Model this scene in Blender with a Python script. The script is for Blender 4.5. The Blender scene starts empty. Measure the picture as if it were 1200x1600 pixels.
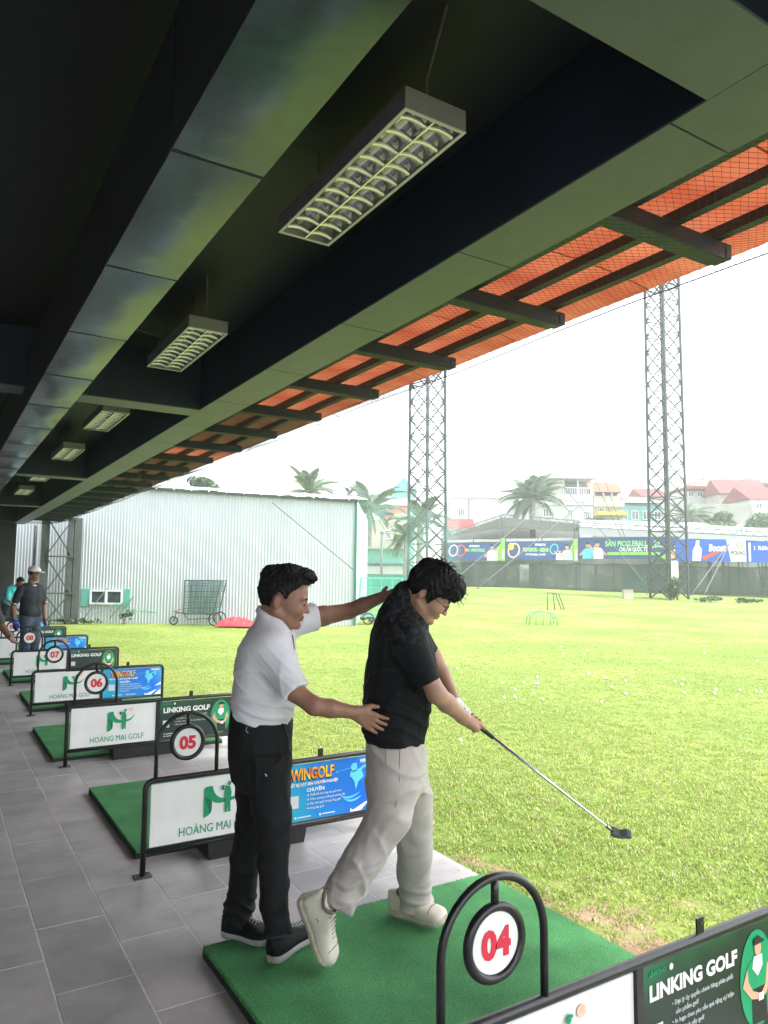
import bpy, math, random
import numpy as np
from mathutils import Vector, Matrix, noise as mnoise
random.seed(7); np.random.seed(7)
R = math.radians
sc = bpy.context.scene
col = sc.collection

# ------------------------------------------------------------------ camera
YAW, PITCH, ROLL, CAMH, FPX = .5522, .09, .0098, 1.65, 1141.4
def cam_rot():
    cy, sy = math.cos(YAW), math.sin(YAW); cp, sp = math.cos(PITCH), math.sin(PITCH)
    F = Vector((sy*cp, cy*cp, sp)); Rt = Vector((cy, -sy, 0)); U = Rt.cross(F)
    c, s = math.cos(ROLL), math.sin(ROLL)
    R2 = Rt*c + U*s; U2 = -Rt*s + U*c
    return Matrix((R2, U2, -F)).transposed()
CR = cam_rot()
cam_d = bpy.data.cameras.new('camera'); cam = bpy.data.objects.new('camera', cam_d); col.objects.link(cam)
cam.matrix_world = Matrix.Translation((0, 0, CAMH)) @ CR.to_4x4()
cam_d.sensor_fit = 'VERTICAL'; cam_d.sensor_height = 36; cam_d.lens = FPX/1600*36
cam_d.clip_start = .05; cam_d.clip_end = 3000
sc.camera = cam
# ------------------------------------------------------------------ world, sun, exposure
SUN_EL, SUN_AZ = 60, 138        # azimuth measured from +Y (down the range) towards +X
w = bpy.data.worlds.new('World'); sc.world = w; w.use_nodes = True
nt = w.node_tree; nt.nodes.clear()
sky = nt.nodes.new('ShaderNodeTexSky'); sky.sky_type = 'NISHITA'; sky.sun_disc = False
sky.sun_elevation = R(SUN_EL); sky.sun_rotation = R(SUN_AZ); sky.air_density = 1.0; sky.dust_density = 1.0; sky.ozone_density = 1
hs = nt.nodes.new('ShaderNodeHueSaturation'); hs.inputs['Saturation'].default_value = .22
bg = nt.nodes.new('ShaderNodeBackground'); bg.inputs['Strength'].default_value = .15
wo = nt.nodes.new('ShaderNodeOutputWorld')
nt.links.new(sky.outputs[0], hs.inputs['Color']); nt.links.new(hs.outputs[0], bg.inputs[0]); nt.links.new(bg.outputs[0], wo.inputs[0])
sl = bpy.data.lights.new('sun', 'SUN'); sl.energy = 1.5; sl.angle = R(14); sl.color = (1, .97, .91)
sun = bpy.data.objects.new('sun', sl); col.objects.link(sun)
sd = Vector((math.sin(R(SUN_AZ))*math.cos(R(SUN_EL)), math.cos(R(SUN_AZ))*math.cos(R(SUN_EL)), math.sin(R(SUN_EL))))
sun.rotation_euler = sd.to_track_quat('Z', 'Y').to_euler()
sc.view_settings.view_transform = 'Standard'; sc.view_settings.look = 'None'
sc.view_settings.exposure = 2.25; sc.view_settings.gamma = 1; sc.view_settings.use_curve_mapping = False
sc.cycles.max_bounces = 10; sc.cycles.diffuse_bounces = 5; sc.cycles.glossy_bounces = 4
sc.cycles.transparent_max_bounces = 24; sc.cycles.volume_bounces = 1
sc.cycles.use_denoising = True
sc.cycles.sample_clamp_indirect = 6

# ------------------------------------------------------------------ materials
MATS = {}
def mat(name, c, rough=.6, metal=0, var=0, vs=8, bump=0, bs=40, c2=None, spec=.5, trans=0, transl=0, dist=.01, detail=4, alpha=1, sheen=0, coat=0, vscale=None, lo=.35, hi=.65):
    m = bpy.data.materials.new(name); m.use_nodes = True; N = m.node_tree.nodes; L = m.node_tree.links
    b = N['Principled BSDF']; b.inputs['Roughness'].default_value = rough; b.inputs['Metallic'].default_value = metal
    b.inputs['Specular IOR Level'].default_value = spec; b.inputs['Alpha'].default_value = alpha
    b.inputs['Sheen Weight'].default_value = sheen; b.inputs['Coat Weight'].default_value = coat
    b.inputs['Base Color'].default_value = (*c, 1)
    tc = N.new('ShaderNodeTexCoord')
    src = tc.outputs['Object']
    if vscale:
        mp = N.new('ShaderNodeMapping'); mp.inputs['Scale'].default_value = vscale; L.new(src, mp.inputs[0]); src = mp.outputs[0]
    if var or c2:
        n = N.new('ShaderNodeTexNoise'); n.inputs['Scale'].default_value = vs; n.inputs['Detail'].default_value = detail; n.inputs['Roughness'].default_value = .62
        L.new(src, n.inputs['Vector'])
        r = N.new('ShaderNodeValToRGB'); e = r.color_ramp.elements
        e[0].position = lo; e[1].position = hi
        if c2 is None:
            e[0].color = (*[x*(1-var) for x in c], 1); e[1].color = (*[min(1, x*(1+var)) for x in c], 1)
        else:
            e[0].color = (*c, 1); e[1].color = (*c2, 1)
        L.new(n.outputs['Fac'], r.inputs[0]); L.new(r.outputs[0], b.inputs['Base Color'])
    if bump:
        n2 = N.new('ShaderNodeTexNoise'); n2.inputs['Scale'].default_value = bs; n2.inputs['Detail'].default_value = 4
        L.new(src, n2.inputs['Vector'])
        bp = N.new('ShaderNodeBump'); bp.inputs['Strength'].default_value = bump; bp.inputs['Distance'].default_value = dist
        L.new(n2.outputs['Fac'], bp.inputs['Height']); L.new(bp.outputs[0], b.inputs['Normal'])
    if transl:
        t = N.new('ShaderNodeBsdfTranslucent'); t.inputs[0].default_value = (*c, 1)
        mx = N.new('ShaderNodeMixShader'); mx.inputs[0].default_value = transl
        L.new(b.outputs[0], mx.inputs[1]); L.new(t.outputs[0], mx.inputs[2]); L.new(mx.outputs[0], N['Material Output'].inputs[0])
    MATS[name] = m
    return m

def netmat(name, c, cover):
    m = mat(name, c, .8); N = m.node_tree.nodes; L = m.node_tree.links
    b = N['Principled BSDF']; t = N.new('ShaderNodeBsdfTransparent'); mx = N.new('ShaderNodeMixShader')
    n = N.new('ShaderNodeTexNoise'); n.inputs['Scale'].default_value = .6; n.inputs['Detail'].default_value = 3
    tc = N.new('ShaderNodeTexCoord'); L.new(tc.outputs['Object'], n.inputs['Vector'])
    mr = N.new('ShaderNodeMapRange'); mr.inputs['From Min'].default_value = .3; mr.inputs['From Max'].default_value = .7
    mr.inputs['To Min'].default_value = max(0, cover-.12); mr.inputs['To Max'].default_value = min(1, cover+.12)
    L.new(n.outputs['Fac'], mr.inputs[0]); L.new(mr.outputs[0], mx.inputs[0])
    L.new(t.outputs[0], mx.inputs[1]); L.new(b.outputs[0], mx.inputs[2]); L.new(mx.outputs[0], N['Material Output'].inputs[0])
    return m

def crease(m, scale, strength, dist):
    N = m.node_tree.nodes; L = m.node_tree.links; b = N['Principled BSDF']; tc = N.new('ShaderNodeTexCoord')
    n = N.new('ShaderNodeTexNoise'); n.noise_type = 'RIDGED_MULTIFRACTAL'; n.inputs['Scale'].default_value = scale; n.inputs['Detail'].default_value = 2.5; n.inputs['Distortion'].default_value = .9
    L.new(tc.outputs['Object'], n.inputs['Vector']); bp = N.new('ShaderNodeBump'); bp.inputs['Strength'].default_value = strength; bp.inputs['Distance'].default_value = dist
    L.new(n.outputs['Fac'], bp.inputs['Height'])
    if b.inputs['Normal'].links: L.new(b.inputs['Normal'].links[0].from_socket, bp.inputs['Normal'])
    L.new(bp.outputs[0], b.inputs['Normal'])
    return m
# ------------------------------------------------------------------ object helpers
def link(o, parent=None):
    col.objects.link(o)
    if parent is not None: o.parent = parent
    return o
def tag(o, label=None, cat=None, group=None, kind=None):
    if label: o['label'] = label
    if cat: o['category'] = cat
    if group: o['group'] = group
    if kind: o['kind'] = kind
    return o
def empty(name, loc, rz=0, label=None, cat=None, group=None):
    o = bpy.data.objects.new(name, None); o.empty_display_size = .1
    o.location = loc; o.rotation_euler = (0, 0, rz); col.objects.link(o)
    return tag(o, label, cat, group)
class MB:
    def __init__(s): s.v = []; s.f = []; s.m = []; s.sm = []
    def add(s, vs, fs, mi=0, smooth=False):
        o = len(s.v); s.v += [tuple(v) for v in vs]
        for f in fs: s.f.append([i+o for i in f]); s.m.append(mi); s.sm.append(smooth)
        return s
    def box(s, a, b, mi=0, M=None):
        x0, y0, z0 = a; x1, y1, z1 = b
        vs = [Vector(p) for p in ((x0,y0,z0),(x1,y0,z0),(x1,y1,z0),(x0,y1,z0),(x0,y0,z1),(x1,y0,z1),(x1,y1,z1),(x0,y1,z1))]
        if M is not None: vs = [M @ v for v in vs]
        return s.add(vs, [(0,3,2,1),(4,5,6,7),(0,1,5,4),(1,2,6,5),(2,3,7,6),(3,0,4,7)], mi)
    def bar(s, p, q, wd, ht=None, mi=0, up=(0,0,1)):
        p, q = Vector(p), Vector(q); ht = ht or wd; d = (q-p).normalized(); up = Vector(up)
        if abs(d.dot(up)) > .98: up = Vector((1,0,0))
        a = d.cross(up).normalized()*wd/2; b = a.cross(d).normalized()*ht/2
        vs = [p-a-b,p+a-b,p+a+b,p-a+b,q-a-b,q+a-b,q+a+b,q-a+b]
        return s.add(vs, [(0,1,2,3),(7,6,5,4),(4,5,1,0),(5,6,2,1),(6,7,3,2),(7,4,0,3)], mi)
    def tube(s, pts, r, n=8, mi=0, cap=True, closed=False):
        pts = [Vector(p) for p in pts]; k = len(pts); rr = r if isinstance(r, (list, tuple)) else [r]*k
        base = len(s.v); prev = None
        for i, p in enumerate(pts):
            if closed: d = pts[(i+1) % k]-pts[i-1]
            else: d = (pts[min(i+1, k-1)]-pts[max(i-1, 0)])
            d.normalize()
            if prev is None:
                u = Vector((0,0,1)) if abs(d.z) < .9 else Vector((1,0,0)); a = d.cross(u).normalized()
            else:
                a = (prev-d*prev.dot(d)).normalized()
            prev = a; b = d.cross(a)
            for j in range(n):
                t = 2*math.pi*j/n; s.v.append(tuple(p+(a*math.cos(t)+b*math.sin(t))*rr[i]))
        kk = k if closed else k-1
        for i in range(kk):
            i2 = (i+1) % k
            for j in range(n):
                j2 = (j+1) % n
                s.f.append([base+i*n+j, base+i*n+j2, base+i2*n+j2, base+i2*n+j]); s.m.append(mi); s.sm.append(True)
        if cap and not closed:
            s.f.append([base+j for j in range(n)][::-1]); s.m.append(mi); s.sm.append(False)
            s.f.append([base+(k-1)*n+j for j in range(n)]); s.m.append(mi); s.sm.append(False)
        return s
    def loft(s, rings, mi=0, smooth=True, cap=True):
        n = len(rings[0]); base = len(s.v)
        for r in rings: s.v += [tuple(p) for p in r]
        for i in range(len(rings)-1):
            for j in range(n):
                j2 = (j+1) % n
                s.f.append([base+i*n+j, base+i*n+j2, base+(i+1)*n+j2, base+(i+1)*n+j]); s.m.append(mi); s.sm.append(smooth)
        if cap:
            s.f.append([base+j for j in range(n)][::-1]); s.m.append(mi); s.sm.append(False)
            s.f.append([base+(len(rings)-1)*n+j for j in range(n)]); s.m.append(mi); s.sm.append(False)
        return s
    def prism(s, pts, y0, y1, mi=0):     # outline in XZ, thickness along Y
        n = len(pts); vs = [(p[0], y0, p[1]) for p in pts]+[(p[0], y1, p[1]) for p in pts]
        fs = [list(range(n)), list(range(2*n-1, n-1, -1))]+[[i, i+n, (i+1) % n+n, (i+1) % n] for i in range(n)]
        return s.add(vs, fs, mi)
    def sphere(s, c, r, n=8, m=6, mi=0, sc3=(1,1,1)):
        c = Vector(c); rings = []
        for i in range(m+1):
            t = math.pi*i/m; t = min(max(t, .05), math.pi-.05)
            rings.append([c+Vector((r*math.sin(t)*math.cos(2*math.pi*j/n)*sc3[0], r*math.sin(t)*math.sin(2*math.pi*j/n)*sc3[1], -r*math.cos(t)*sc3[2])) for j in range(n)])
        return s.loft(rings, mi)
    def mesh(s, name, mats):
        me = bpy.data.meshes.new(name); me.from_pydata(s.v, [], s.f)
        for m in (mats if isinstance(mats, (list, tuple)) else [mats]): me.materials.append(m)
        me.polygons.foreach_set('material_index', s.m); me.polygons.foreach_set('use_smooth', s.sm); me.update()
        return me
    def build(s, name, mats, parent=None, loc=(0,0,0), rot=(0,0,0)):
        o = bpy.data.objects.new(name, s.mesh(name, mats)); o.location = loc; o.rotation_euler = rot
        return link(o, parent)
def inst(name, me, parent=None, loc=(0,0,0), rot=(0,0,0), scale=(1,1,1)):
    o = bpy.data.objects.new(name, me); o.location = loc; o.rotation_euler = rot; o.scale = scale
    return link(o, parent)
def copy_tree(o, parent=None):
    c = o.copy(); col.objects.link(c)
    if parent is not None: c.parent = parent
    for ch in list(o.children): copy_tree(ch, c)
    return c
def bevel(o, wd=.004, seg=2):
    b = o.modifiers.new('bevel', 'BEVEL'); b.width = wd; b.segments = seg; b.limit_method = 'ANGLE'; return o
def text(name, body, size, m, parent, loc, rot=(math.pi/2, 0, 0), width=None, align='LEFT', bold=0, shear=0, depth=.0008, xs=1):
    c = bpy.data.curves.new(name, 'FONT'); c.body = body; c.size = size; c.align_x = align; c.offset = bold; c.shear = shear; c.extrude = depth
    c.resolution_u = 3
    t = bpy.data.objects.new(name, c); dg = bpy.context.evaluated_depsgraph_get()
    me = bpy.data.meshes.new_from_object(t); bpy.data.objects.remove(t); 
    me.materials.clear(); me.materials.append(m)
    co = np.empty(len(me.vertices)*3); me.vertices.foreach_get('co', co); co = co.reshape(-1, 3)
    if width and len(co):
        k = width/(co[:, 0].max()-co[:, 0].min()); co[:, 0] *= k
    co[:, 0] *= xs
    me.vertices.foreach_set('co', co.ravel()); me.update(); me.name = name
    o = bpy.data.objects.new(name, me); o.location = loc; o.rotation_euler = rot
    return link(o, parent)

def ray(px, py):
    v = CR @ Vector(((px-600)/FPX, -(py-800)/FPX, -1)); return v
FW = Vector((math.sin(YAW), math.cos(YAW), 0)); RTV = Vector((math.cos(YAW), -math.sin(YAW), 0))
def W(px, py, d):      # world point seen at photo pixel (px,py) at horizontal distance d along the view
    r = ray(px, py); return Vector((0, 0, CAMH)) + r*(d/r.dot(FW))

# ------------------------------------------------------------------ common materials
M_black = mat('black_paint', (.012,.012,.014), .32, var=.4, vs=30, bump=.12, bs=120, dist=.002)
M_white = mat('white_board', (.74,.75,.73), .45, var=.05, vs=5, bump=.03, bs=9)
M_red = mat('red_print', (.62,.02,.05), .5)
M_green = mat('green_print', (.0,.27,.11), .5)
M_greend = mat('green_print_dark', (.0,.14,.06), .5)
M_peach = mat('peach_print', (.85,.42,.3), .5, c2=(.9,.6,.45), vs=60)
M_wtext = mat('white_print', (.8,.8,.8), .5)
M_adgreen = mat('dark_green_advert', (.012,.045,.03), .4, c2=(.01,.12,.05), vs=1.6, detail=1)
M_adblue = mat('blue_advert', (.0,.12,.62), .35, c2=(.02,.48,.68), vs=1.7, detail=1, lo=.4, hi=.6)
M_orange = mat('orange_gradient', (.75,.16,.02), .5, c2=(1,.62,.05), vs=14, detail=0)
M_cyan = mat('cyan_print', (.1,.55,.75), .5)
M_skinp = mat('skin_print', (.6,.33,.22), .6)
M_blackp = mat('black_print', (.01,.01,.01), .6)

# ================================================================== SETTING
# terrain
def sm(a, b, x): 
    t = np.clip((x-a)/(b-a), 0, 1); return t*t*(3-2*t)
def ground_z(x, y):
    x = np.asarray(x, float); y = np.asarray(y, float)
    d = x*FW.x+y*FW.y; s = x*RTV.x+y*RTV.y
    a = s/np.maximum(d, 1)
    z = -.025+.0*x
    far = sm(8, 20, d)
    z = z + far*.05*np.sin(x*.35+1)*np.cos(y*.3)
    z = z + .34*np.exp(-((d-31-6*a)/5)**2)*sm(-.12, .1, a)
    z = z + (.9*sm(44, 66, d))*(1-.55*sm(.1, .45, a))*sm(-.25, 0, a)
    z = z + .7*np.exp(-((d-40)/6)**2)*sm(.42, .62, a)
    return z
def grass_mat():
    m = mat('turf', (.1,.16,.02), .85, spec=.2); N = m.node_tree.nodes; L = m.node_tree.links; b = N['Principled BSDF']
    tc = N.new('ShaderNodeTexCoord')
    def ns(scale, det=4, rg=.6):
        n = N.new('ShaderNodeTexNoise'); n.inputs['Scale'].default_value = scale; n.inputs['Detail'].default_value = det; n.inputs['Roughness'].default_value = rg
        L.new(tc.outputs['Object'], n.inputs['Vector']); return n
    def ramp(src, p0, c0, p1, c1):
        r = N.new('ShaderNodeValToRGB'); e = r.color_ramp.elements; e[0].position = p0; e[0].color = (*c0, 1); e[1].position = p1; e[1].color = (*c1, 1); L.new(src, r.inputs[0]); return r
    a = ns(.35, 5, .65); g1 = ramp(a.outputs['Fac'], .38, (.145,.22,.04), .62, (.24,.29,.07))
    f = ns(22, 5, .75); g2 = ramp(f.outputs['Fac'], .3, (.35,.35,.35), .7, (1.5,1.5,1.5))
    mu = N.new('ShaderNodeMix'); mu.data_type = 'RGBA'; mu.blend_type = 'MULTIPLY'; mu.inputs[0].default_value = .75
    L.new(g1.outputs[0], mu.inputs[6]); L.new(g2.outputs[0], mu.inputs[7])
    at = N.new('ShaderNodeAttribute'); at.attribute_name = 'bare'
    d = ns(5, 6, .7); dr = ramp(d.outputs['Fac'], .3, (.2,.13,.08), .7, (.42,.31,.2))
    ad = N.new('ShaderNodeMath'); ad.operation = 'ADD'; L.new(at.outputs['Fac'], ad.inputs[0])
    bb = ns(3.2, 6, .75); sb = N.new('ShaderNodeMapRange'); sb.inputs[1].default_value = .3; sb.inputs[2].default_value = .7; sb.inputs[3].default_value = -.45; sb.inputs[4].default_value = .45
    L.new(bb.outputs['Fac'], sb.inputs[0]); L.new(sb.outputs[0], ad.inputs[1])
    mr = N.new('ShaderNodeMapRange'); mr.inputs[1].default_value = .35; mr.inputs[2].default_value = .6; L.new(ad.outputs[0], mr.inputs[0])
    mx = N.new('ShaderNodeMix'); mx.data_type = 'RGBA'; L.new(mr.outputs[0], mx.inputs[0]); L.new(mu.outputs[2], mx.inputs[6]); L.new(dr.outputs[0], mx.inputs[7])
    L.new(mx.outputs[2], b.inputs['Base Color'])
    bp = N.new('ShaderNodeBump'); bp.inputs['Strength'].default_value = .6; bp.inputs['Distance'].default_value = .03; L.new(f.outputs['Fac'], bp.inputs['Height']); L.new(bp.outputs[0], b.inputs['Normal'])
    return m
M_turf = grass_mat()
def axis(a, b, fine0, fine1, st, g):
    out = list(np.arange(fine0, fine1+1e-6, st)); x, s = fine1, st
    while x < b: s *= g; x += s; out.append(x)
    x, s = fine0, st
    while x > a: s *= g; x -= s; out.insert(0, x)
    return np.array(out)
EDGE = 2.69
def bare_fn(x, y):
    b = .24*np.exp(-((x-EDGE-.2)/.25)**2)*np.exp(-((y-1.9)/1.7)**2)+.30*np.exp(-((x-3.03)/.16)**2)*np.exp(-((y-2.62)/.5)**2)
    b = b + .5*np.exp(-((x-3.55)/.35)**2)*np.exp(-((y-2.2)/.5)**2)
    b = b + .26*np.exp(-((x-EDGE-.1)/.2)**2)
    b = b + .3*np.exp(-((x-3.4)/1.0)**2)*np.exp(-((y-15)/5)**2)
    return b
gx = np.concatenate([[EDGE], axis(EDGE, 420, EDGE+.15, 14, .25, 1.09)[1:]]); gy = axis(-25, 520, -2, 34, .35, 1.09)
X, Y = np.meshgrid(gx, gy); Z = ground_z(X, Y); nx_, ny_ = len(gx), len(gy)
me = bpy.data.meshes.new('field'); vs = np.stack([X.ravel(), Y.ravel(), Z.ravel()], 1)
fs = [[j*nx_+i, j*nx_+i+1, (j+1)*nx_+i+1, (j+1)*nx_+i] for j in range(ny_-1) for i in range(nx_-1)]
me.from_pydata(vs.tolist(), [], fs); me.materials.append(M_turf)
me.attributes.new('bare', 'FLOAT', 'POINT').data.foreach_set('value', bare_fn(vs[:, 0], vs[:, 1]).astype(np.float32))
for p in me.polygons: p.use_smooth = True
field = link(bpy.data.objects.new('field', me)); tag(field, kind='structure')
# ground under and behind the building, out to the horizon on the other side
MB().box((-420, -300, -.4), (EDGE-.02, 520, -.06)).build('ground', mat('bare_ground', (.2,.19,.15), .9, var=.3, vs=.4)).__setitem__('kind', 'structure')

# grass blades: clumps spread over the near field by geometry nodes
def clump(name, nb, h, spread, mats, seed):
    rnd = random.Random(seed); b = MB()
    for i in range(nb):
        a = rnd.uniform(0, 6.28); r = spread*math.sqrt(rnd.random()); x, y = r*math.cos(a), r*math.sin(a)
        hh = h*rnd.uniform(.45, 1.15); wdt = rnd.uniform(.0022, .0042); t = rnd.uniform(0, 6.28); ln = rnd.uniform(.3, 1.2)*hh
        dx, dy = math.cos(t), math.sin(t); px, py = -dy*wdt, dx*wdt
        b.add([(x-px, y-py, 0), (x+px, y+py, 0), (x+dx*ln*.4+px*.8, y+dy*ln*.4+py*.8, hh*.65), (x+dx*ln*.4-px*.8, y+dy*ln*.4-py*.8, hh*.65), (x+dx*ln, y+dy*ln, hh)],
              [(0,1,2,3), (3,2,4)], rnd.choice([0, 0, 0, 1, 2, 3]) , True)
    return b.mesh(name, mats)
gm = [mat('blade_green', (.30,.43,.10), .75, transl=.3, spec=.2), mat('blade_dark', (.2,.31,.06), .75, transl=.3, spec=.2), mat('blade_yellow', (.48,.52,.17), .75, transl=.3, spec=.2), mat('blade_straw', (.55,.5,.32), .8, transl=.25, spec=.2)]
clump_col = bpy.data.collections.new('grass_clumps')
for k in range(5):
    clump_col.objects.link(bpy.data.objects.new('grass_clump', clump('grass_clump', 34, .022, .085, gm, k)))
def scatter(glab, name, gxs, gys, dens, smin, smax, seed):
    Xp, Yp = np.meshgrid(gxs, gys); 
    vv = np.stack([Xp.ravel(), Yp.ravel(), ground_z(Xp, Yp).ravel()], 1); n1 = len(gxs)
    ff = [[j*n1+i, j*n1+i+1, (j+1)*n1+i+1, (j+1)*n1+i] for j in range(len(gys)-1) for i in range(n1-1)]
    # keep only faces inside the camera's widened view
    keep = []
    for f in ff:
        c = vv[f].mean(0); d = c[0]*FW.x+c[1]*FW.y; s_ = c[0]*RTV.x+c[1]*RTV.y
        if d > .5 and -0.62*d-1 < s_ < .62*d+1.2: keep.append(f)
    m_ = bpy.data.meshes.new(name); m_.from_pydata(vv.tolist(), [], keep); m_.materials.append(M_turf)
    bare = np.clip(bare_fn(vv[:, 0], vv[:, 1])*1.5, 0, .93); dv = vv[:, 0]*FW.x+vv[:, 1]*FW.y; bare = 1-(1-bare)*(1-sm(11, 27, dv))*(1-.35*sm(4, 9, dv))
    m_.attributes.new('dens', 'FLOAT', 'POINT').data.foreach_set('value', ((1-bare)*dens).astype(np.float32))
    o = link(bpy.data.objects.new(name, m_)); tag(o, kind='stuff', label=glab, cat='grass')
    ng = bpy.data.node_groups.new(name, 'GeometryNodeTree')
    ng.interface.new_socket('Geometry', in_out='INPUT', socket_type='NodeSocketGeometry'); ng.interface.new_socket('Geometry', in_out='OUTPUT', socket_type='NodeSocketGeometry')
    n = ng.nodes; gi = n.new('NodeGroupInput'); go = n.new('NodeGroupOutput')
    dp = n.new('GeometryNodeDistributePointsOnFaces'); dp.inputs['Seed'].default_value = seed
    na = n.new('GeometryNodeInputNamedAttribute'); na.data_type = 'FLOAT'; na.inputs['Name'].default_value = 'dens'
    ng.links.new(na.outputs[0], dp.inputs['Density'])
    ci = n.new('GeometryNodeCollectionInfo'); ci.inputs['Collection'].default_value = clump_col; ci.inputs['Separate Children'].default_value = True; ci.inputs['Reset Children'].default_value = True
    ip = n.new('GeometryNodeInstanceOnPoints'); ip.inputs['Pick Instance'].default_value = True
    rr = n.new('FunctionNodeRandomValue'); rr.data_type = 'FLOAT_VECTOR'; rr.inputs[0].default_value = (-.15, -.15, 0); rr.inputs[1].default_value = (.15, .15, 6.28)
    rs = n.new('FunctionNodeRandomValue'); rs.data_type = 'FLOAT'; rs.inputs[2].default_value = smin; rs.inputs[3].default_value = smax
    L = ng.links.new; L(gi.outputs[0], dp.inputs['Mesh']); L(dp.outputs['Points'], ip.inputs['Points']); L(ci.outputs[0], ip.inputs['Instance'])
    L(rr.outputs[0], ip.inputs['Rotation']); L(rs.outputs[1], ip.inputs['Scale']); L(ip.outputs[0], go.inputs[0])
    mo = o.modifiers.new('grass', 'NODES'); mo.node_group = ng
    return o
scatter('short green and straw grass closest to the terrace edge', 'grass', np.arange(EDGE+.03, 7.0, .3), np.arange(.2, 9.1, .3), 330, .6, 1.1, 3)
scatter('bright short grass at the right, farther out from the terrace', 'grass', np.arange(6.83, 26, .6), np.arange(-.2, 9.1, .6), 200, .6, 1.0, 4)
scatter('short grass in the middle distance behind the two men', 'grass', np.arange(EDGE+.03, 26, .6), np.arange(8.8, 30, .6), 150, .6, 1.0, 5)

# terrace floor: slab, tiles in running bond
floor = MB().box((-5, -4, -.3), (EDGE, 27, -.0014)).build('floor', mat('grout', (.62,.59,.56), .85, var=.15, vs=30)); tag(floor, kind='structure')
def tile_mat(name, c):
    m = mat(name, c, .38, var=.12, vs=3.5, bump=.16, bs=230, dist=.002, detail=6, spec=.45)
    N = m.node_tree.nodes; L = m.node_tree.links; b = N['Principled BSDF']; ge = N.new('ShaderNodeNewGeometry') 
    for n in list(N):
        if n.type == 'TEX_NOISE': L.new(ge.outputs['Position'], n.inputs['Vector'])
    st = N.new('ShaderNodeTexNoise'); st.inputs['Scale'].default_value = 1.1; st.inputs['Detail'].default_value = 8; st.inputs['Roughness'].default_value = .7; L.new(ge.outputs['Position'], st.inputs['Vector'])
    sp_ = N.new('ShaderNodeTexNoise'); sp_.inputs['Scale'].default_value = 260; sp_.inputs['Detail'].default_value = 2; L.new(ge.outputs['Position'], sp_.inputs['Vector'])
    m1 = N.new('ShaderNodeMapRange'); m1.inputs[1].default_value = .3; m1.inputs[2].default_value = .7; m1.inputs[3].default_value = .72; m1.inputs[4].default_value = 1.15; L.new(st.outputs['Fac'], m1.inputs[0])
    m2 = N.new('ShaderNodeMapRange'); m2.inputs[1].default_value = .3; m2.inputs[2].default_value = .7; m2.inputs[3].default_value = .82; m2.inputs[4].default_value = 1.18; L.new(sp_.outputs['Fac'], m2.inputs[0])
    mm = N.new('ShaderNodeMath'); mm.operation = 'MULTIPLY'; L.new(m1.outputs[0], mm.inputs[0]); L.new(m2.outputs[0], mm.inputs[1])
    sc_ = N.new('ShaderNodeVectorMath'); sc_.operation = 'SCALE'; src = b.inputs['Base Color'].links[0].from_socket; L.new(src, sc_.inputs[0]); L.new(mm.outputs[0], sc_.inputs['Scale']); L.new(sc_.outputs[0], b.inputs['Base Color'])
    mr_ = N.new('ShaderNodeMapRange'); mr_.inputs[1].default_value = .3; mr_.inputs[2].default_value = .7; mr_.inputs[3].default_value = .5; mr_.inputs[4].default_value = .33; L.new(st.outputs['Fac'], mr_.inputs[0]); L.new(mr_.outputs[0], b.inputs['Roughness'])
    return m
TM = [tile_mat('floor_tile_a', (.40,.378,.368)), tile_mat('floor_tile_b', (.44,.415,.405)), tile_mat('floor_tile_c', (.365,.348,.34))]
TW, TL = .3105, .622
tb = MB(); g = .0022; bv = .002
x1, y1 = TW-g, TL-g
tb.add([(g,g,0),(x1,g,0),(x1,y1,0),(g,y1,0),(g+bv,g+bv,.0045),(x1-bv,g+bv,.0045),(x1-bv,y1-bv,.0045),(g+bv,y1-bv,.0045)],
       [(4,5,6,7),(0,1,5,4),(1,2,6,5),(2,3,7,6),(3,0,4,7)])
tmesh = [tb.mesh('tile', m) for m in TM]
cand = []
for i in range(-16, 9):
    x0 = .195+i*TW-.0005
    off = 3.565 if (i % 2 == 0) else 3.255
    for j in range(-12, 44):
        y0 = off+j*TL-TL*0
        cx, cy = x0+TW/2, y0+TL/2
        if x0+TW > EDGE+.02 or y0+TL > 26.98: continue
        dd = cx*FW.x+cy*FW.y; ss = cx*RTV.x+cy*RTV.y
        vis = dd > .9 and abs(ss) < .56*dd+.5
        cand.append((0 if vis else 1, math.hypot(cx, cy), x0, y0))
cand.sort()
rest = MB()
for k, (v, d, x0, y0) in enumerate(cand):
    dz = random.uniform(-.0005, .0005)-.0045
    if k < 295 and v == 0:
        inst('tile', random.choice(tmesh), floor, (x0, y0, dz), (random.uniform(-.0008,.0008), random.uniform(-.0008,.0008), 0))
    else:
        mi = random.randrange(3)
        rest.add([(a+x0, b+y0, c+dz) for a, b, c in tb.v], tb.f, mi)
tag(rest.build('tile_field', TM, floor), kind='stuff')
# concrete kerb strip edge
MB().box((EDGE-.012, -4, -.3), (EDGE+.02, 27, -.004)).build('floor_edge', mat('edge_concrete', (.4,.38,.35), .8, var=.2, vs=6), floor)

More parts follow.
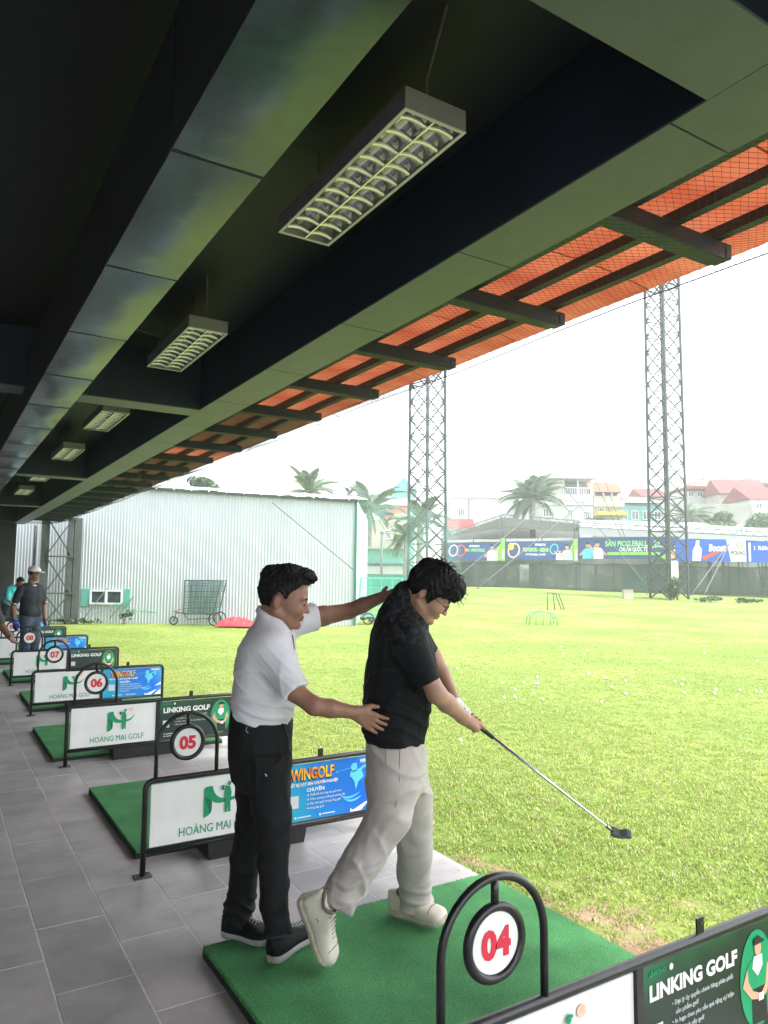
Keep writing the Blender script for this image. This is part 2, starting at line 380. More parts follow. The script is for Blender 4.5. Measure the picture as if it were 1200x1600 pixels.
# ================================================================== RANGE BUILDING
bld = empty('range_building', (0, 14, 0), 0, 'dark painted driving range shelter with low ceiling over the hitting bays', 'building')
def B(o): 
    o.parent = bld; o.location = Vector(o.location)-Vector((0, 14, 0)); return o
M_ceil = mat('ceiling_black', (.0032,.0042,.009), .6, c2=(.0072,.0085,.014), vs=1.2, bump=.15, bs=60, dist=.004)
M_navy = mat('navy_paint', (.007,.012,.036), .55, var=.25, vs=2, bump=.1, bs=50, dist=.003)
M_soffit = mat('soffit_green_grey', (.082,.098,.115), .42, var=.1, vs=5, bump=.22, bs=45, dist=.003, lo=.4, hi=.75)
M_wallb = mat('bounce_wall_grey', (.3,.3,.29), .7, var=.1, vs=2)  # grey chosen to bounce light into the bays
M_wallk = mat('dark_wall', (.010,.012,.013), .6, var=.2, vs=4, bump=.1, bs=30)
B(MB().box((-5, -4, 3.85), (2.53, 27, 4.0)).build('ceiling', M_ceil))
B(MB().box((2.19, -4, 3.312), (2.53, 27, 3.849)).build('main_beam', M_navy))
sp = MB(); sp.box((2.186, 0.004, 3.3), (2.534, 1.246, 3.3115)); spm = sp.mesh('soffit_panel', M_soffit)
for k in range(-3, 23):
    y0 = 1.6+1.25*k
    if y0+1.25 > 27.2: break
    o = inst('soffit_panel', spm, None, (random.uniform(-.0008,.0008), y0, random.uniform(-.0012, .0004))); B(bevel(o, .002, 1))
for y1 in (1.446, 7.385, 13.6, 19.75, 25.9):
    B(MB().box((-5, y1-.3, 3.312), (2.188, y1, 3.849)).build('cross_beam', M_navy))
    B(MB().box((-5, y1-.303, 3.3), (2.184, y1+.003, 3.3115)).build('cross_beam_soffit', M_soffit))
B(MB().box((-5.2, -4, -.2), (-5, 27, 4)).build('unseen_back_wall', M_wallb))  # added out of view to close off the light behind the bays
B(MB().box((-5, 26.8, -.2), (2.31, 27, 3.849)).build('end_wall', M_wallk))
# roof deck beyond main beam
B(MB().box((-5.2, -4.2, 4.001), (2.6, 27.1, 4.08)).build('roof_deck', M_wallk))
# lattice column at the far end of the bays
colr = empty('lattice_column', (3.7, 27.2, 0), 0, 'grey steel lattice column with crossed bracing at the far end of the bays', 'column')
M_steel = mat('grey_green_steel', (.04,.05,.045), .5, var=.3, vs=9)
for x, wd in ((-.47, .12), (.33, .08), (.56, .12)):
    MB().box((x-wd, -.1, -.05), (x+wd, .1, 3.62)).build('column_leg', M_steel, colr)
for z0, z1 in ((.0, .95), (1.08, 2.2), (2.35, 3.5)):
    MB().bar((-.4, -.12, z0), (.32, -.12, z1), .12, .03).build('cross_brace', M_steel, colr)
    MB().bar((-.4, -.16, z1), (.32, -.16, z0), .12, .03).build('cross_brace', M_steel, colr)
    MB().bar((-.4, -.14, z1+.07), (.5, -.14, z1+.07), .1, .05).build('strut', M_steel, colr)
MB().tube([(-.78, .0, 0), (-.78, 0, 3.3)], .05).build('drain_pipe', M_steel, colr)
# duct
duct = empty('air_duct', (.783, 0, 3.1), 0, 'shiny rectangular sheet metal air duct running under the ceiling', 'duct')
M_duct = mat('galvanised_duct', (.135,.16,.185), .2, .85, var=.15, vs=2.5, bump=.25, bs=2.2, dist=.03)
M_ductside = mat('duct_side', (.012,.014,.02), .6, var=.3, vs=3)
for k in range(-3, 26):
    y0 = 2.41-1.1+1.1*k
    if y0 > 25.8: break
    nx, ny = 5, 14; mb = MB(); seed = k*7.3
    vs = []
    for j in range(ny+1):
        for i in range(nx+1):
            u, v = i/nx, j/ny; x = -.166+.332*u; y = .004+1.092*v
            z = -.012*math.sin(math.pi*u)*math.sin(math.pi*v)+.003*mnoise.noise(Vector((x*6, y*3+seed, seed)))
            vs.append((x, y, z))
    mb.add(vs, [[j*(nx+1)+i, (j+1)*(nx+1)+i, (j+1)*(nx+1)+i+1, j*(nx+1)+i+1] for j in range(ny) for i in range(nx)], 0, True)
    mb.box((-.168, .004, .003), (-.165, 1.096, .5), 1); mb.box((.165, .004, .003), (.168, 1.096, .5), 1)
    mb.box((-.166, .002, .48), (.166, 1.098, .5), 1)
    mb.build('duct_section', [M_duct, M_ductside], duct, (0, y0, 0))
    fl = MB(); fl.box((-.172, -.004, -.003), (.172, .004, .006)); fl.build('duct_seam', M_ductside, duct, (0, y0, 0))
# ceiling lights
M_lhouse = mat('light_housing', (.3,.295,.31), .5, var=.06, vs=8)
M_lrim = mat('light_rim', (.60,.59,.60), .45)
M_refl = mat('reflector', (.8,.77,.84), .16, 1.0, var=.1, vs=12, bump=.25, bs=30, dist=.01)
def make_light():
    t = empty('ceiling_light', (0,0,0)); t['category'] = 'ceiling light'; t['group'] = 'louvred ceiling lights hanging under the shelter'
    wx, ly, h = .151, .62, .095
    MB().box((-wx, -ly, .004), (-wx+.004, ly, h)).box((wx-.004, -ly, .004), (wx, ly, h)).box((-wx, -ly-.0, .004), (wx, -ly+.004, h)).box((-wx, ly-.004, .004), (wx, ly, h)).box((-wx, -ly, h-.004), (wx, ly, h+.001)).build('housing', M_lhouse, t)
    MB().box((-wx-.002, -ly-.002, 0), (-wx+.014, ly+.002, .005)).box((wx-.014, -ly-.002, 0), (wx+.002, ly+.002, .005)).box((-wx, -ly-.002, -.0005), (wx, -ly+.014, .0045)).box((-wx, ly-.014, -.0005), (wx, ly+.002, .0045)).build('rim', M_lrim, t)
    # two curved trough reflectors
    for sx in (-1, 1):
        rings = []; n = 10; mb = MB(); vs = []
        for j in (0, 1):
            for i in range(n+1):
                a = math.pi*i/n; vs.append((sx*.068-.066*math.cos(a), -ly+.016 if j == 0 else ly-.016, .012+.066*math.sin(a)))
        mb.add(vs, [[i, i+1, n+1+i+1, n+1+i] for i in range(n)], 0, True)
        mb.build('reflector', M_refl, t)
        MB().tube([(sx*.068, -ly+.02, .05), (sx*.068, ly-.02, .05)], .013, 8).build('tube_lamp', mat('lamp_glass', (.75,.76,.72), .25) if 'lamp_glass' not in MATS else MATS['lamp_glass'], t)
    # louvre blades (curved lamellae), ten across per trough, and centre divider
    mb = MB(); vs = []
    n = 8
    for i in range(n+1):
        u = -1+2*i/n; zz = .004+.03*(1-u*u)*.75
        vs += [(u*.064, -.008, zz*.5+.001), (u*.064, .008, zz*.5+.001), (u*.064, 0, zz+.022)]
    fs = []
    for i in range(n):
        a = i*3; b = a+3
        fs += [(a, b, b+2, a+2), (a+2, b+2, b+1, a+1), (a+1, b+1, b, a)]
    mb.add(vs, fs, 0, True); bm_ = mb.mesh('louvre_blade', mat('louvre_metal', (.88,.85,.92), .25, .6))
    for sx in (-1, 1):
        for k in range(11):
            inst('louvre_blade', bm_, t, (sx*.068, -ly+.07+k*(2*ly-.14)/10, 0))
    MB().box((-.004, -ly+.014, .001), (.004, ly-.014, .04)).build('louvre_divider', M_refl, t)
    return t
L0 = make_light()
lights = [(1.642, 2.91, 'largest ceiling light, nearest the camera with a flex rising from its near end'), (1.68, 5.9, 'second ceiling light from the camera, hung on a thin rod beside the duct'),
          (1.69, 9.2, 'third ceiling light, just beyond the pale cross beam'), (1.69, 12.1, 'fourth ceiling light, small and squarish, hung before the second far beam'),
          (1.69, 15.3, 'fifth ceiling light, a thin sliver right behind the second far beam'), (1.68, 18.3, 'sixth ceiling light down the row, close before the third far beam'), (1.68, 21.6, 'farthest ceiling light, tiny at the left edge of the photo')]
flexm = MATS.get('black_paint')
M_flex = mat('grey_flex', (.12,.12,.11), .6)
for i, (x, y, lab) in enumerate(lights):
    t = L0 if i == 0 else copy_tree(L0)
    t.location = (x, y, 3.5); t['label'] = lab
    for yy in (.35, -.35): MB().tube([(-.05, yy, .09), (-.05, yy, .35)], .003, 5).build('hanger_rod', M_flex, t)
    if i in (0,):
        MB().tube([(.0, -.55, .09), (0.0, -.55, .22), (.0, -.57, .25), (-.08, -.8, .345)], .006, 6).build('flex', M_flex, t)
    elif i == 1:
        MB().tube([(-.06, .3, .095), (-.14, .3, .12), (-.16, .1, .12), (-.45, .0, .12)], .006, 6).build('flex', M_flex, t)
# ================================================================== AWNING
awn = empty('awning', (2.6, 14, 3.4), 0, 'orange translucent awning on dark rafters along the open side of the shelter', 'awning')
def A(o): o.parent = awn; o.location = Vector(o.location)-Vector((2.6, 14, 3.4)); return o
M_raf = mat('rafter_paint', (.010,.024,.042), .5, var=.25, vs=6)
M_pur = mat('purlin_paint', (.014,.028,.036), .5, var=.25, vs=6)
rm = MB().box((2.535, -.055, 3.4), (3.6, .055, 3.5)).box((3.6, -.055, 3.415), (3.66, .055, 3.5)).mesh('rafter', M_raf)
RY = [2.36+1.248*k for k in range(-1, 20)]
for y in RY: A(bevel(inst('rafter', rm, None, (0, y, 0)), .006, 1))
for x in (2.86, 3.2, 3.54): A(MB().box((x-.03, -3, 3.502), (x+.03, 27.3, 3.562)).build('purlin', M_pur))
def sheet_mat():
    m = mat('orange_sheet', (.32,.085,.045), .4, transl=.42); N = m.node_tree.nodes; L = m.node_tree.links
    n = N.new('ShaderNodeTexNoise'); n.inputs['Scale'].default_value = 1.7; n.inputs['Detail'].default_value = 5
    tc = N.new('ShaderNodeTexCoord'); L.new(tc.outputs['Object'], n.inputs['Vector'])
    r = N.new('ShaderNodeValToRGB'); r.color_ramp.elements[0].position = .35; r.color_ramp.elements[0].color = (.3,.05,.022, 1); r.color_ramp.elements[1].position = .65; r.color_ramp.elements[1].color = (.44,.125,.06, 1)
    L.new(n.outputs['Fac'], r.inputs[0]); L.new(r.outputs[0], N['Principled BSDF'].inputs['Base Color'])
    for t in N:
        if t.type == 'BSDF_TRANSLUCENT': L.new(r.outputs[0], t.inputs[0])
    return m
M_sheet = sheet_mat()
M_sheetm = mat('dimmed_sheet', (.10,.04,.02), .6, c2=(.3,.09,.045), vs=1.6, transl=.35, lo=.4, hi=.7)  # orange sheet dulled in colour for the dimmer look at a grazing view
M_sheetd = mat('shaded_sheet', (.05,.045,.025), .7, c2=(.16,.07,.03), vs=1.5, lo=.5, hi=.75)  # farthest sheets: shade under the awning put into a darker, opaque colour
for k in range(-3, 20):
    y0 = 2.36-.6+1.248*k; mb = MB(); vs = []; n = 40; m_ = 8
    for i in range(m_+1):
        u = i/m_; x = 2.5+1.36*u
        for j in range(n+1):
            v = j/n
            z = 3.575+.002*math.sin(v*math.pi*2*14)-.055*max(0, u-.55)**2*4+.004*mnoise.noise(Vector((x*3, (y0+v)*2, k)))
            vs.append((x, v*1.262, z))
    mb.add(vs, [[i*(n+1)+j, i*(n+1)+j+1, (i+1)*(n+1)+j+1, (i+1)*(n+1)+j] for i in range(m_) for j in range(n)], 0, True)
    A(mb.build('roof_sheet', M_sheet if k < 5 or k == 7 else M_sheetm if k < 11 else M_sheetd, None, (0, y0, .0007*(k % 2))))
# safety net slung under the awning
nb = MB(); st = .04; X0, X1 = 2.545, 3.83; NZ = 3.385
def nz(x, y): return NZ+.09*max(0, (x-3.3)/.53)-.012-.03*math.sin((x-X0)/(X1-X0)*math.pi)+.012*math.sin(y*1.9+x*2)
def strand(p, q, r, seg=1):
    pts = [Vector(p).lerp(Vector(q), i/seg) for i in range(seg+1)]
    pts = [Vector((a.x, a.y, nz(a.x, a.y) if seg > 1 else a.z)) for a in pts]
    nb.tube(pts, r, 3, cap=False)
y = 0.2
while y < 26.6:
    fine = 1 if y < 14 else 2
    strand((X0, y, 0), (X1, y+.8, 0), .0011, 4); strand((X0, y+.8, 0), (X1, y, 0), .0011, 4)
    y += st*fine*(1 if y < 8 else 1.4)
nb.tube([(X1, yy, nz(X1, yy)) for yy in np.arange(.2, 27.3, .6)], .004, 5)
net = nb.build('safety_net', mat('net_cord', (.015,.02,.03), .8)); tag(net, 'fine dark netting slung under the orange awning', 'net', kind='stuff')

# ================================================================== BAY DIVIDERS
def bez(p0, p1, p2, p3, n=8):
    return [tuple(((1-t)**3*a+3*(1-t)**2*t*b+3*(1-t)*t*t*c+t**3*d) for a, b, c, d in zip(p0, p1, p2, p3)) for t in [i/n for i in range(n+1)]]
def flat(poly, y, mb=None, th=.0012, mi=0):
    mb = mb or MB(); mb.prism(poly, y, y-th, mi); return mb
def ell2(cx, cz, rx, rz, n=20, rot=0): return [(cx+rx*math.cos(a)*math.cos(rot)-rz*math.sin(a)*math.sin(rot), cz+rx*math.cos(a)*math.sin(rot)+rz*math.sin(a)*math.cos(rot)) for a in [2*math.pi*i/n for i in range(n)]]
def logo(parent, cx, cz, s):    # swoosh letter with a golfer standing in its dip, ball above
    y = -.006
    # left fold: banner column
    p = bez((-.11,.075), (-.10,.092), (-.06,.088), (-.056,.085)) + bez((-.056,.085), (-.05,.03), (-.01,.0), (.035,.0))[1:] + bez((.035,-.02), (-.01,-.03), (-.05,-.02), (-.058,.0)) + bez((-.058,-.05), (-.058,-.085), (-.09,-.095), (-.11,-.1))[1:]
    flat([(cx+a*s, cz+b*s) for a, b in p], y).build('logo_mark', M_green, parent)
    q = [(-.108,.03), (-.062,.0), (-.06,-.05), (-.075,-.08), (-.085,-.03)]
    flat([(cx+a*s, cz+b*s) for a, b in q], y-.0015, th=.0008).build('logo_shade', M_greend, parent)
    sw = bez((.05,-.018), (.09,-.02), (.13,.0), (.145,.05)) + bez((.14,.045), (.12,.012), (.09,.0), (.05,.004))
    flat([(cx+a*s, cz+b*s) for a, b in sw], y-.0002).build('logo_mark', M_green, parent)
    g = MB()
    flat([(cx+a*s, cz+b*s) for a, b in [(.02,.04),(.035,.075),(.055,.075),(.068,.035),(.062,-.02),(.062,-.075),(.066,-.085),(.048,-.085),(.045,-.04),(.04,-.085),(.026,-.085),(.026,-.02)]], y-.003, g, .0008)
    flat([(cx+a*s, cz+b*s) for a, b in ell2(.052,.09,.011,.013,12)], y-.0045, g, .0008)
    for a, b in (((.06,.062),(.005,.082)), ((.005,.082),(.012,.058)), ((.012,.058),(.04,.062)), ((.008,.082),(.006,.055)), ((.048,.102),(.068,.098))):
        d = Vector((b[0]-a[0], b[1]-a[1])); nn = Vector((-d.y, d.x)).normalized()*.0045
        flat([(cx+(a[0]+nn.x)*s, cz+(a[1]+nn.y)*s), (cx+(b[0]+nn.x)*s, cz+(b[1]+nn.y)*s), (cx+(b[0]-nn.x)*s, cz+(b[1]-nn.y)*s), (cx+(a[0]-nn.x)*s, cz+(a[1]-nn.y)*s)], y-.006, g, .0008)
    g.build('logo_golfer', M_green, parent)
    flat([(cx+a*s, cz+b*s) for a, b in ell2(.11,.098,.019,.019,18)], y).build('logo_ball', M_peach, parent)
def golfer_fig(parent, cx, cz, s, y):   # printed golfer in green polo
    F = lambda pts, dy, th=.0006: flat([(cx+a*s, cz+b*s) for a, b in pts], y-dy, th=th)
    F(ell2(-.0,-.0,.1,.165,24), 0).build('print_halo', M_green, parent)
    m = MB()
    for pts, mi, dy in (
        ([(-.035,-.15),(.055,-.15),(.05,-.03),(-.035,-.03)], 3, .0012),
        ([(-.055,-.03),(-.06,.05),(-.02,.075),(.03,.075),(.06,.045),(.055,-.03)], 1, .002),
        ([(-.06,.045),(-.09,-.01),(-.04,-.06),(.02,-.075),(.02,-.055),(-.03,-.035),(-.055,.0)], 0, .0026),
        ([(.06,.045),(.085,.0),(.05,-.06),(.02,-.075),(.02,-.055),(.045,-.03),(.052,.0)], 0, .0026),
        ([(-.03,.04),(.0,.01),(.03,.04),(.03,.078),(-.02,.078)], 2, .0032),
        (ell2(.005,.105,.02,.028,14), 0, .0038),
        ([(-.02,.115),(-.018,.138),(.01,.145),(.03,.132),(.05,.122),(.028,.118)], 3, .0044),
        ([(.0,-.075),(.03,-.075),(.028,-.05),(.003,-.05)], 2, .0044)):
        flat([(cx+a*s, cz+b*s) for a, b in pts], y-dy, m, .0005, mi)
    m.build('print_golfer', [M_skinp, M_green, M_wtext, M_blackp], parent)
def label_block(parent, lines, x, z, size, y, m, dz, nm='small_lettering'):
    for i, l in enumerate(lines): text(nm, l, size, m, parent, (x, y, z-i*dz))
M_tubeb = mat('black_tube', (.012,.012,.014), .28, var=.35, vs=40, bump=.1, bs=90, dist=.0015)
M_plate = mat('foot_plate', (.06,.05,.05), .6, var=.5, vs=60)
M_dullw = mat('advert_small_print', (.6,.62,.62), .5)
M_rim_s = mat('scuffed_lower_frame', (.05,.05,.055), .35, var=.5, vs=30)
def grad_mat(m, stops, sx, sz, nz_):
    N = m.node_tree.nodes; L = m.node_tree.links; b = N['Principled BSDF']; tc = N.new('ShaderNodeTexCoord'); sp = N.new('ShaderNodeSeparateXYZ'); L.new(tc.outputs['Object'], sp.inputs[0])
    n = N.new('ShaderNodeTexNoise'); n.inputs['Scale'].default_value = 4; n.inputs['Detail'].default_value = 2; L.new(tc.outputs['Object'], n.inputs['Vector'])
    def mth(op, a, b_):
        q = N.new('ShaderNodeMath'); q.operation = op
        for i, v in enumerate((a, b_)):
            if isinstance(v, (int, float)): q.inputs[i].default_value = v
            else: L.new(v, q.inputs[i])
        return q.outputs[0]
    f = mth('ADD', mth('ADD', mth('MULTIPLY', mth('SUBTRACT', sp.outputs[0], .8), sx), mth('MULTIPLY', mth('SUBTRACT', sp.outputs[2], .15), sz)), mth('MULTIPLY', mth('SUBTRACT', n.outputs['Fac'], .5), nz_))
    r_ = N.new('ShaderNodeValToRGB'); e = r_.color_ramp.elements; e[0].position, e[0].color = stops[0][0], (*stops[0][1], 1); e[1].position, e[1].color = stops[-1][0], (*stops[-1][1], 1)
    for p, c in stops[1:-1]: q = e.new(p); q.color = (*c, 1)
    L.new(f, r_.inputs[0]); L.new(r_.outputs[0], b.inputs['Base Color'])
grad_mat(M_adblue, [(.0, (.02,.5,.6)), (.35, (.0,.25,.65)), (.75, (.0,.12,.62)), (1, (.02,.3,.66))], 1.3, .3, .5)
grad_mat(M_adgreen, [(.0, (.008,.018,.015)), (.55, (.008,.03,.02)), (.85, (.01,.12,.05))], -.35, 2.4, .6)
# shared meshes for frame / arch
H = .508; RC = .045; TR = .0165
fp = [(0,0,0), (0,0,H-RC-.02)]+[(RC-RC*math.cos(a), 0, H-RC+RC*math.sin(a)) for a in [R(8*i) for i in range(0, 12)]]+[(RC+.05,0,H), (1.52-RC,0,H)]+[(1.52-RC+RC*math.sin(a), 0, H-RC+RC*math.cos(a)) for a in [R(8*i) for i in range(1, 12)]]+[(1.52,0,.3), (1.52,0,-.02)]
frame_me = MB().tube(fp, TR, 12).tube([(0,0,.128), (1.52,0,.128)], TR*.85, 10).mesh('frame', M_tubeb)
mid_me = MB().box((.762,-.014,.13), (.79,.014,H)).mesh('middle_post', M_tubeb)
plate_me = MB().box((-.045,-.035,0), (.045,.035,.007)).tube([(-.03,-.02,.006),(-.03,-.02,.013)], .006, 6).tube([(.03,.02,.006),(.03,.02,.013)], .006, 6).mesh('foot_plate', M_plate)
ar = .175; ax = .228
ap = [(ax-ar,0,H), (ax-ar,0,.69)]+[(ax-ar*math.cos(a),0,.69+ar*math.sin(a)) for a in [R(9*i) for i in range(1, 20)]]+[(ax+ar,0,.69), (ax+ar,0,H)]
arch_me = MB().tube(ap, .0115, 12).tube([(ax,0,.865),(ax,0,.795)], .011, 10).mesh('number_arch', M_tubeb)
ring_me = MB().tube([(ax+.09*math.cos(t), 0, .7+.09*math.sin(t)) for t in [2*math.pi*i/40 for i in range(40)]], .0135, 10, closed=True).mesh('number_ring', M_tubeb)
disc_me = MB().prism(ell2(ax,.7,.082,.082,40), .004, -.004).mesh('number_disc', M_white)
tab_me = MB().box((1.065,-.003,H+.01), (1.1,.003,H+.062)).tube([(1.083,-.006,H+.045),(1.083,.006,H+.045)], .006, 8, mi=1).mesh('mounting_tab', [M_tubeb, M_plate])
def divider(num, Y, kind, x0, label, detail):
    t = empty('bay_divider', (x0, Y, 0), 0, label, 'bay divider', 'numbered black tube dividers between the hitting bays')
    inst('frame', frame_me, t); inst('middle_post', mid_me, t); inst('foot_plate', plate_me, t); inst('foot_plate', plate_me, t, (1.52, 0, 0)); inst('mounting_tab', tab_me, t)
    a = inst('number_arch', arch_me, t); rg = inst('number_ring', ring_me, a); d = inst('number_disc', disc_me, a)
    text('numeral', num, .096, M_red, a, (ax+.001, -.0052, .7-.034), align='CENTER', bold=.0045, width=None)
    wp = bevel(MB().box((.03, -.003, .147), (.76, .006, .487)).build('logo_panel', M_white, t), .002, 1)
    if detail > 0:
        logo(wp, .435, .355, .92)
        text('logo_lettering', 'HOÀNG MAI GOLF', .068, M_green, wp, (.19, -.0042, .180), bold=0, width=.46, align='LEFT')
    ad = bevel(MB().box((.793, -.003, .143), (1.5, .006, .487)).build('advert_panel', M_adgreen if kind == 'L' else M_adblue, t), .002, 1)
    y = -.0045
    if kind == 'L':
        text('advert_title', 'LINKING GOLF', .062, M_wtext, ad, (.825, y, .385), bold=.0024, width=.44)
        text('advert_emblem', 'LINKING', .02, M_green, ad, (.825, y, .455), bold=.0006)
        flat(ell2(.93,.462,.009,.01,10), y).build('advert_emblem', M_wtext, ad)
        golfer_fig(ad, 1.375, .31, .95, y)
        if detail > 1:
            label_block(ad, ['• Đại lý ủy quyền chính hãng phân phối', '   sản phẩm golf', '• In logo theo yêu cầu quà tặng sự kiện', '• Bảo hành gậy golf'], .93, .345, .0195, y, M_dullw, .027)
            for zz, ln in ((.193, .09), (.172, .075)): flat([(.855,zz-.003),(.855+ln,zz-.003),(.855+ln,zz+.003),(.855,zz+.003)], y).build('small_print_line', M_dullw, ad)
        flat([(.825,.25), (.885,.25), (.885,.315), (.825,.315)], y).build('advert_badge', M_dullw, ad)
        for zz in (.193, .172): flat(ell2(.84, zz, .006, .006, 8), y).build('advert_badge', M_dullw, ad)
    else:
        text('advert_title_shadow', 'WINGOLF', .098, M_blackp, ad, (.876, y+.0006, .387), bold=.006, width=.313, shear=-.0)
        text('advert_title', 'WINGOLF', .098, M_orange, ad, (.88, y-.0008, .392), bold=.003, width=.303)
        text('advert_brand', 'WINGOLF', .032, M_wtext, ad, (1.37, y, .448), bold=.001, width=.11)
        text('advert_line', 'THIẾT BỊ ĐẶT SÂN CHUYÊN NGHIỆP', .023, M_wtext, ad, (.85, y, .355), bold=.0008, width=.36)
        if detail > 1:
            text('advert_line', 'CHUYÊN:', .03, M_wtext, ad, (.99, y, .315), bold=.001)
            label_block(ad, ['➔ Thiết kế thi công sân golf mini', '➔ Thảm putting, lưới golf, phòng 3D', '➔ Màn hình golf, khung lồng golf', '➔ Bóng tập golf'], .99, .288, .018, y, M_wtext, .0265)
            for xx in (.93, 1.1): flat([(xx,.164),(xx+.09,.164),(xx+.09,.17),(xx,.17)], y).build('small_print_line', M_wtext, ad); flat(ell2(xx-.015,.167,.008,.008,8), y).build('advert_badge', M_wtext, ad)
        flat([(.86,.225), (.935,.225), (.935,.3), (.86,.3)], y).build('advert_badge', M_dullw, ad)
        m = MB()    # blue golfer swinging a club with swirl
        for pts in ([(1.2,.41),(1.205,.412),(1.3,.425),(1.3,.421)], ell2(1.2,.41,.006,.006,8), [(1.3,.43),(1.315,.452),(1.345,.45),(1.35,.425),(1.345,.4),(1.315,.395)],
                    [(1.3,.4),(1.36,.41),(1.4,.43),(1.43,.435),(1.435,.4),(1.42,.38),(1.41,.42),(1.38,.405),(1.4,.36),(1.36,.33),(1.34,.28),(1.33,.33),(1.31,.36),(1.295,.37)]):
            flat(pts, y, m)
        flat(bez((1.21,.28),(1.24,.24),(1.3,.235),(1.37,.265))+bez((1.37,.262),(1.3,.215),(1.25,.225),(1.21,.28)), y, m)
        flat(bez((1.24,.25),(1.27,.22),(1.32,.215),(1.38,.24))+bez((1.38,.236),(1.33,.2),(1.28,.2),(1.24,.25)), y, m)
        m.build('advert_golfer', M_cyan, ad)
        m = MB()
        flat([(1.3,.147),(1.4,.19),(1.45,.21),(1.38,.147)], y, m); flat([(1.42,.147),(1.47,.19),(1.498,.21),(1.498,.147)], y, m); flat([(1.42,.25),(1.498,.3),(1.498,.27)], y, m); flat([(1.3,.147),(1.3,.17),(1.33,.155)], y-.001, m)
        m.build('advert_flash', M_wtext, ad)
    return t
FY = {'04': 1.555, '05': 4.248, '06': 6.941, '07': 9.604, '08': 12.271, '09': 14.95, '10': 17.6, '11': 20.3, '12': 23.0}
FX = {'04': 1.085, '05': 1.079, '06': 1.071, '07': 1.08, '08': 1.085}
for n, y in FY.items():
    k = 'L' if int(n) % 2 == 0 else 'W'
    if n in ('11', '12'):
        lab = {'11': 'second farthest tiny bay divider, past the one numbered 10', '12': 'farthest tiny bay divider at the end of the row'}[n]
    else:
        lab = {'04': 'bay divider numbered 04, nearest the camera and cut by the bottom of the photo', '05': 'bay divider numbered 05, partly hidden behind the instructor\'s legs', '06': 'bay divider numbered 06 with a dark green advert, just behind 05', '07': 'bay divider numbered 07 with a whole bright blue advert in view', '08': 'bay divider numbered 08 with a small dark green advert, in front of the capped man', '09': 'small bay divider numbered 09 with a blue advert, behind the capped man', '10': 'tiny bay divider numbered 10 at the left edge of the photo'}[n]
    divider(n, y, k, FX.get(n, 1.08), lab, 2 if int(n) < 8 else 1 if int(n) < 11 else 0)
# black ballast trays behind the dividers
M_tray = mat('black_plastic', (.014,.014,.016), .45, var=.3, vs=10)
tr = MB()
def tray_ring(x0, x1, y0, y1, z): return [(x0,y0,z),(x1,y0,z),(x1,y1,z),(x0,y1,z)]
tr.loft([tray_ring(.015,.625,.012,.268,0), tray_ring(0,.64,0,.28,.12)], 0, False, False)
tr.loft([tray_ring(.02,.62,.02,.26,.02), tray_ring(.02,.62,.02,.26,.119)][::-1], 0, False, False).add([(.02,.02,.02),(.62,.02,.02),(.62,.26,.02),(.02,.26,.02)], [(0,1,2,3)])
for a, b in (((0,0,.119),(.64,.02,.127)), ((0,.26,.119),(.64,.28,.127)), ((0,.02,.119),(.02,.26,.127)), ((.62,.02,.119),(.64,.26,.127))): tr.box(a, b)
tr_me = tr.mesh('ball_tray', M_tray)
gb = MB().sphere((0,0,0), .0214, 12, 8).mesh('golf_ball', mat('ball_white', (.8,.8,.78), .3))
for n in ('04', '05', '06', '07', '08', '09'):
    o = inst('ball_tray', tr_me, None, (FX.get(n, 1.08)+(.375 if n == '05' else .4), FY[n]+.03, 0)); tag(o, 'black plastic ball tray behind divider %s, %s' % (n, {'04': 'cut off by the photo', '05': 'between the two men\'s legs', '06': 'under the dark green advert', '07': 'small, under the blue advert', '08': 'far down the row', '09': 'farthest and tiniest'}[n]), 'tray', 'ball trays behind the dividers')
# ================================================================== MATS
def turf_mat():
    m = mat('mat_turf', (.035,.17,.06), .9, c2=(.12,.37,.14), vs=150, bump=.9, bs=260, dist=.006, spec=.15, detail=2, lo=.3, hi=.7, sheen=.0)
    N = m.node_tree.nodes; L = m.node_tree.links; b = N['Principled BSDF']
    n = N.new('ShaderNodeTexNoise'); n.inputs['Scale'].default_value = 3.5; n.inputs['Detail'].default_value = 4
    tc = N.new('ShaderNodeTexCoord'); L.new(tc.outputs['Object'], n.inputs['Vector'])
    r = N.new('ShaderNodeMapRange'); r.inputs[1].default_value = .3; r.inputs[2].default_value = .7; r.inputs[3].default_value = .75; r.inputs[4].default_value = 1.2; L.new(n.outputs['Fac'], r.inputs[0])
    mx = N.new('ShaderNodeVectorMath'); mx.operation = 'SCALE'
    src = b.inputs['Base Color'].links[0].from_socket; L.new(src, mx.inputs[0]); L.new(r.outputs[0], mx.inputs['Scale']); L.new(mx.outputs[0], b.inputs['Base Color'])
    return m
M_mt = turf_mat(); M_rub = mat('black_rubber', (.008,.008,.009), .7, bump=.3, bs=80)
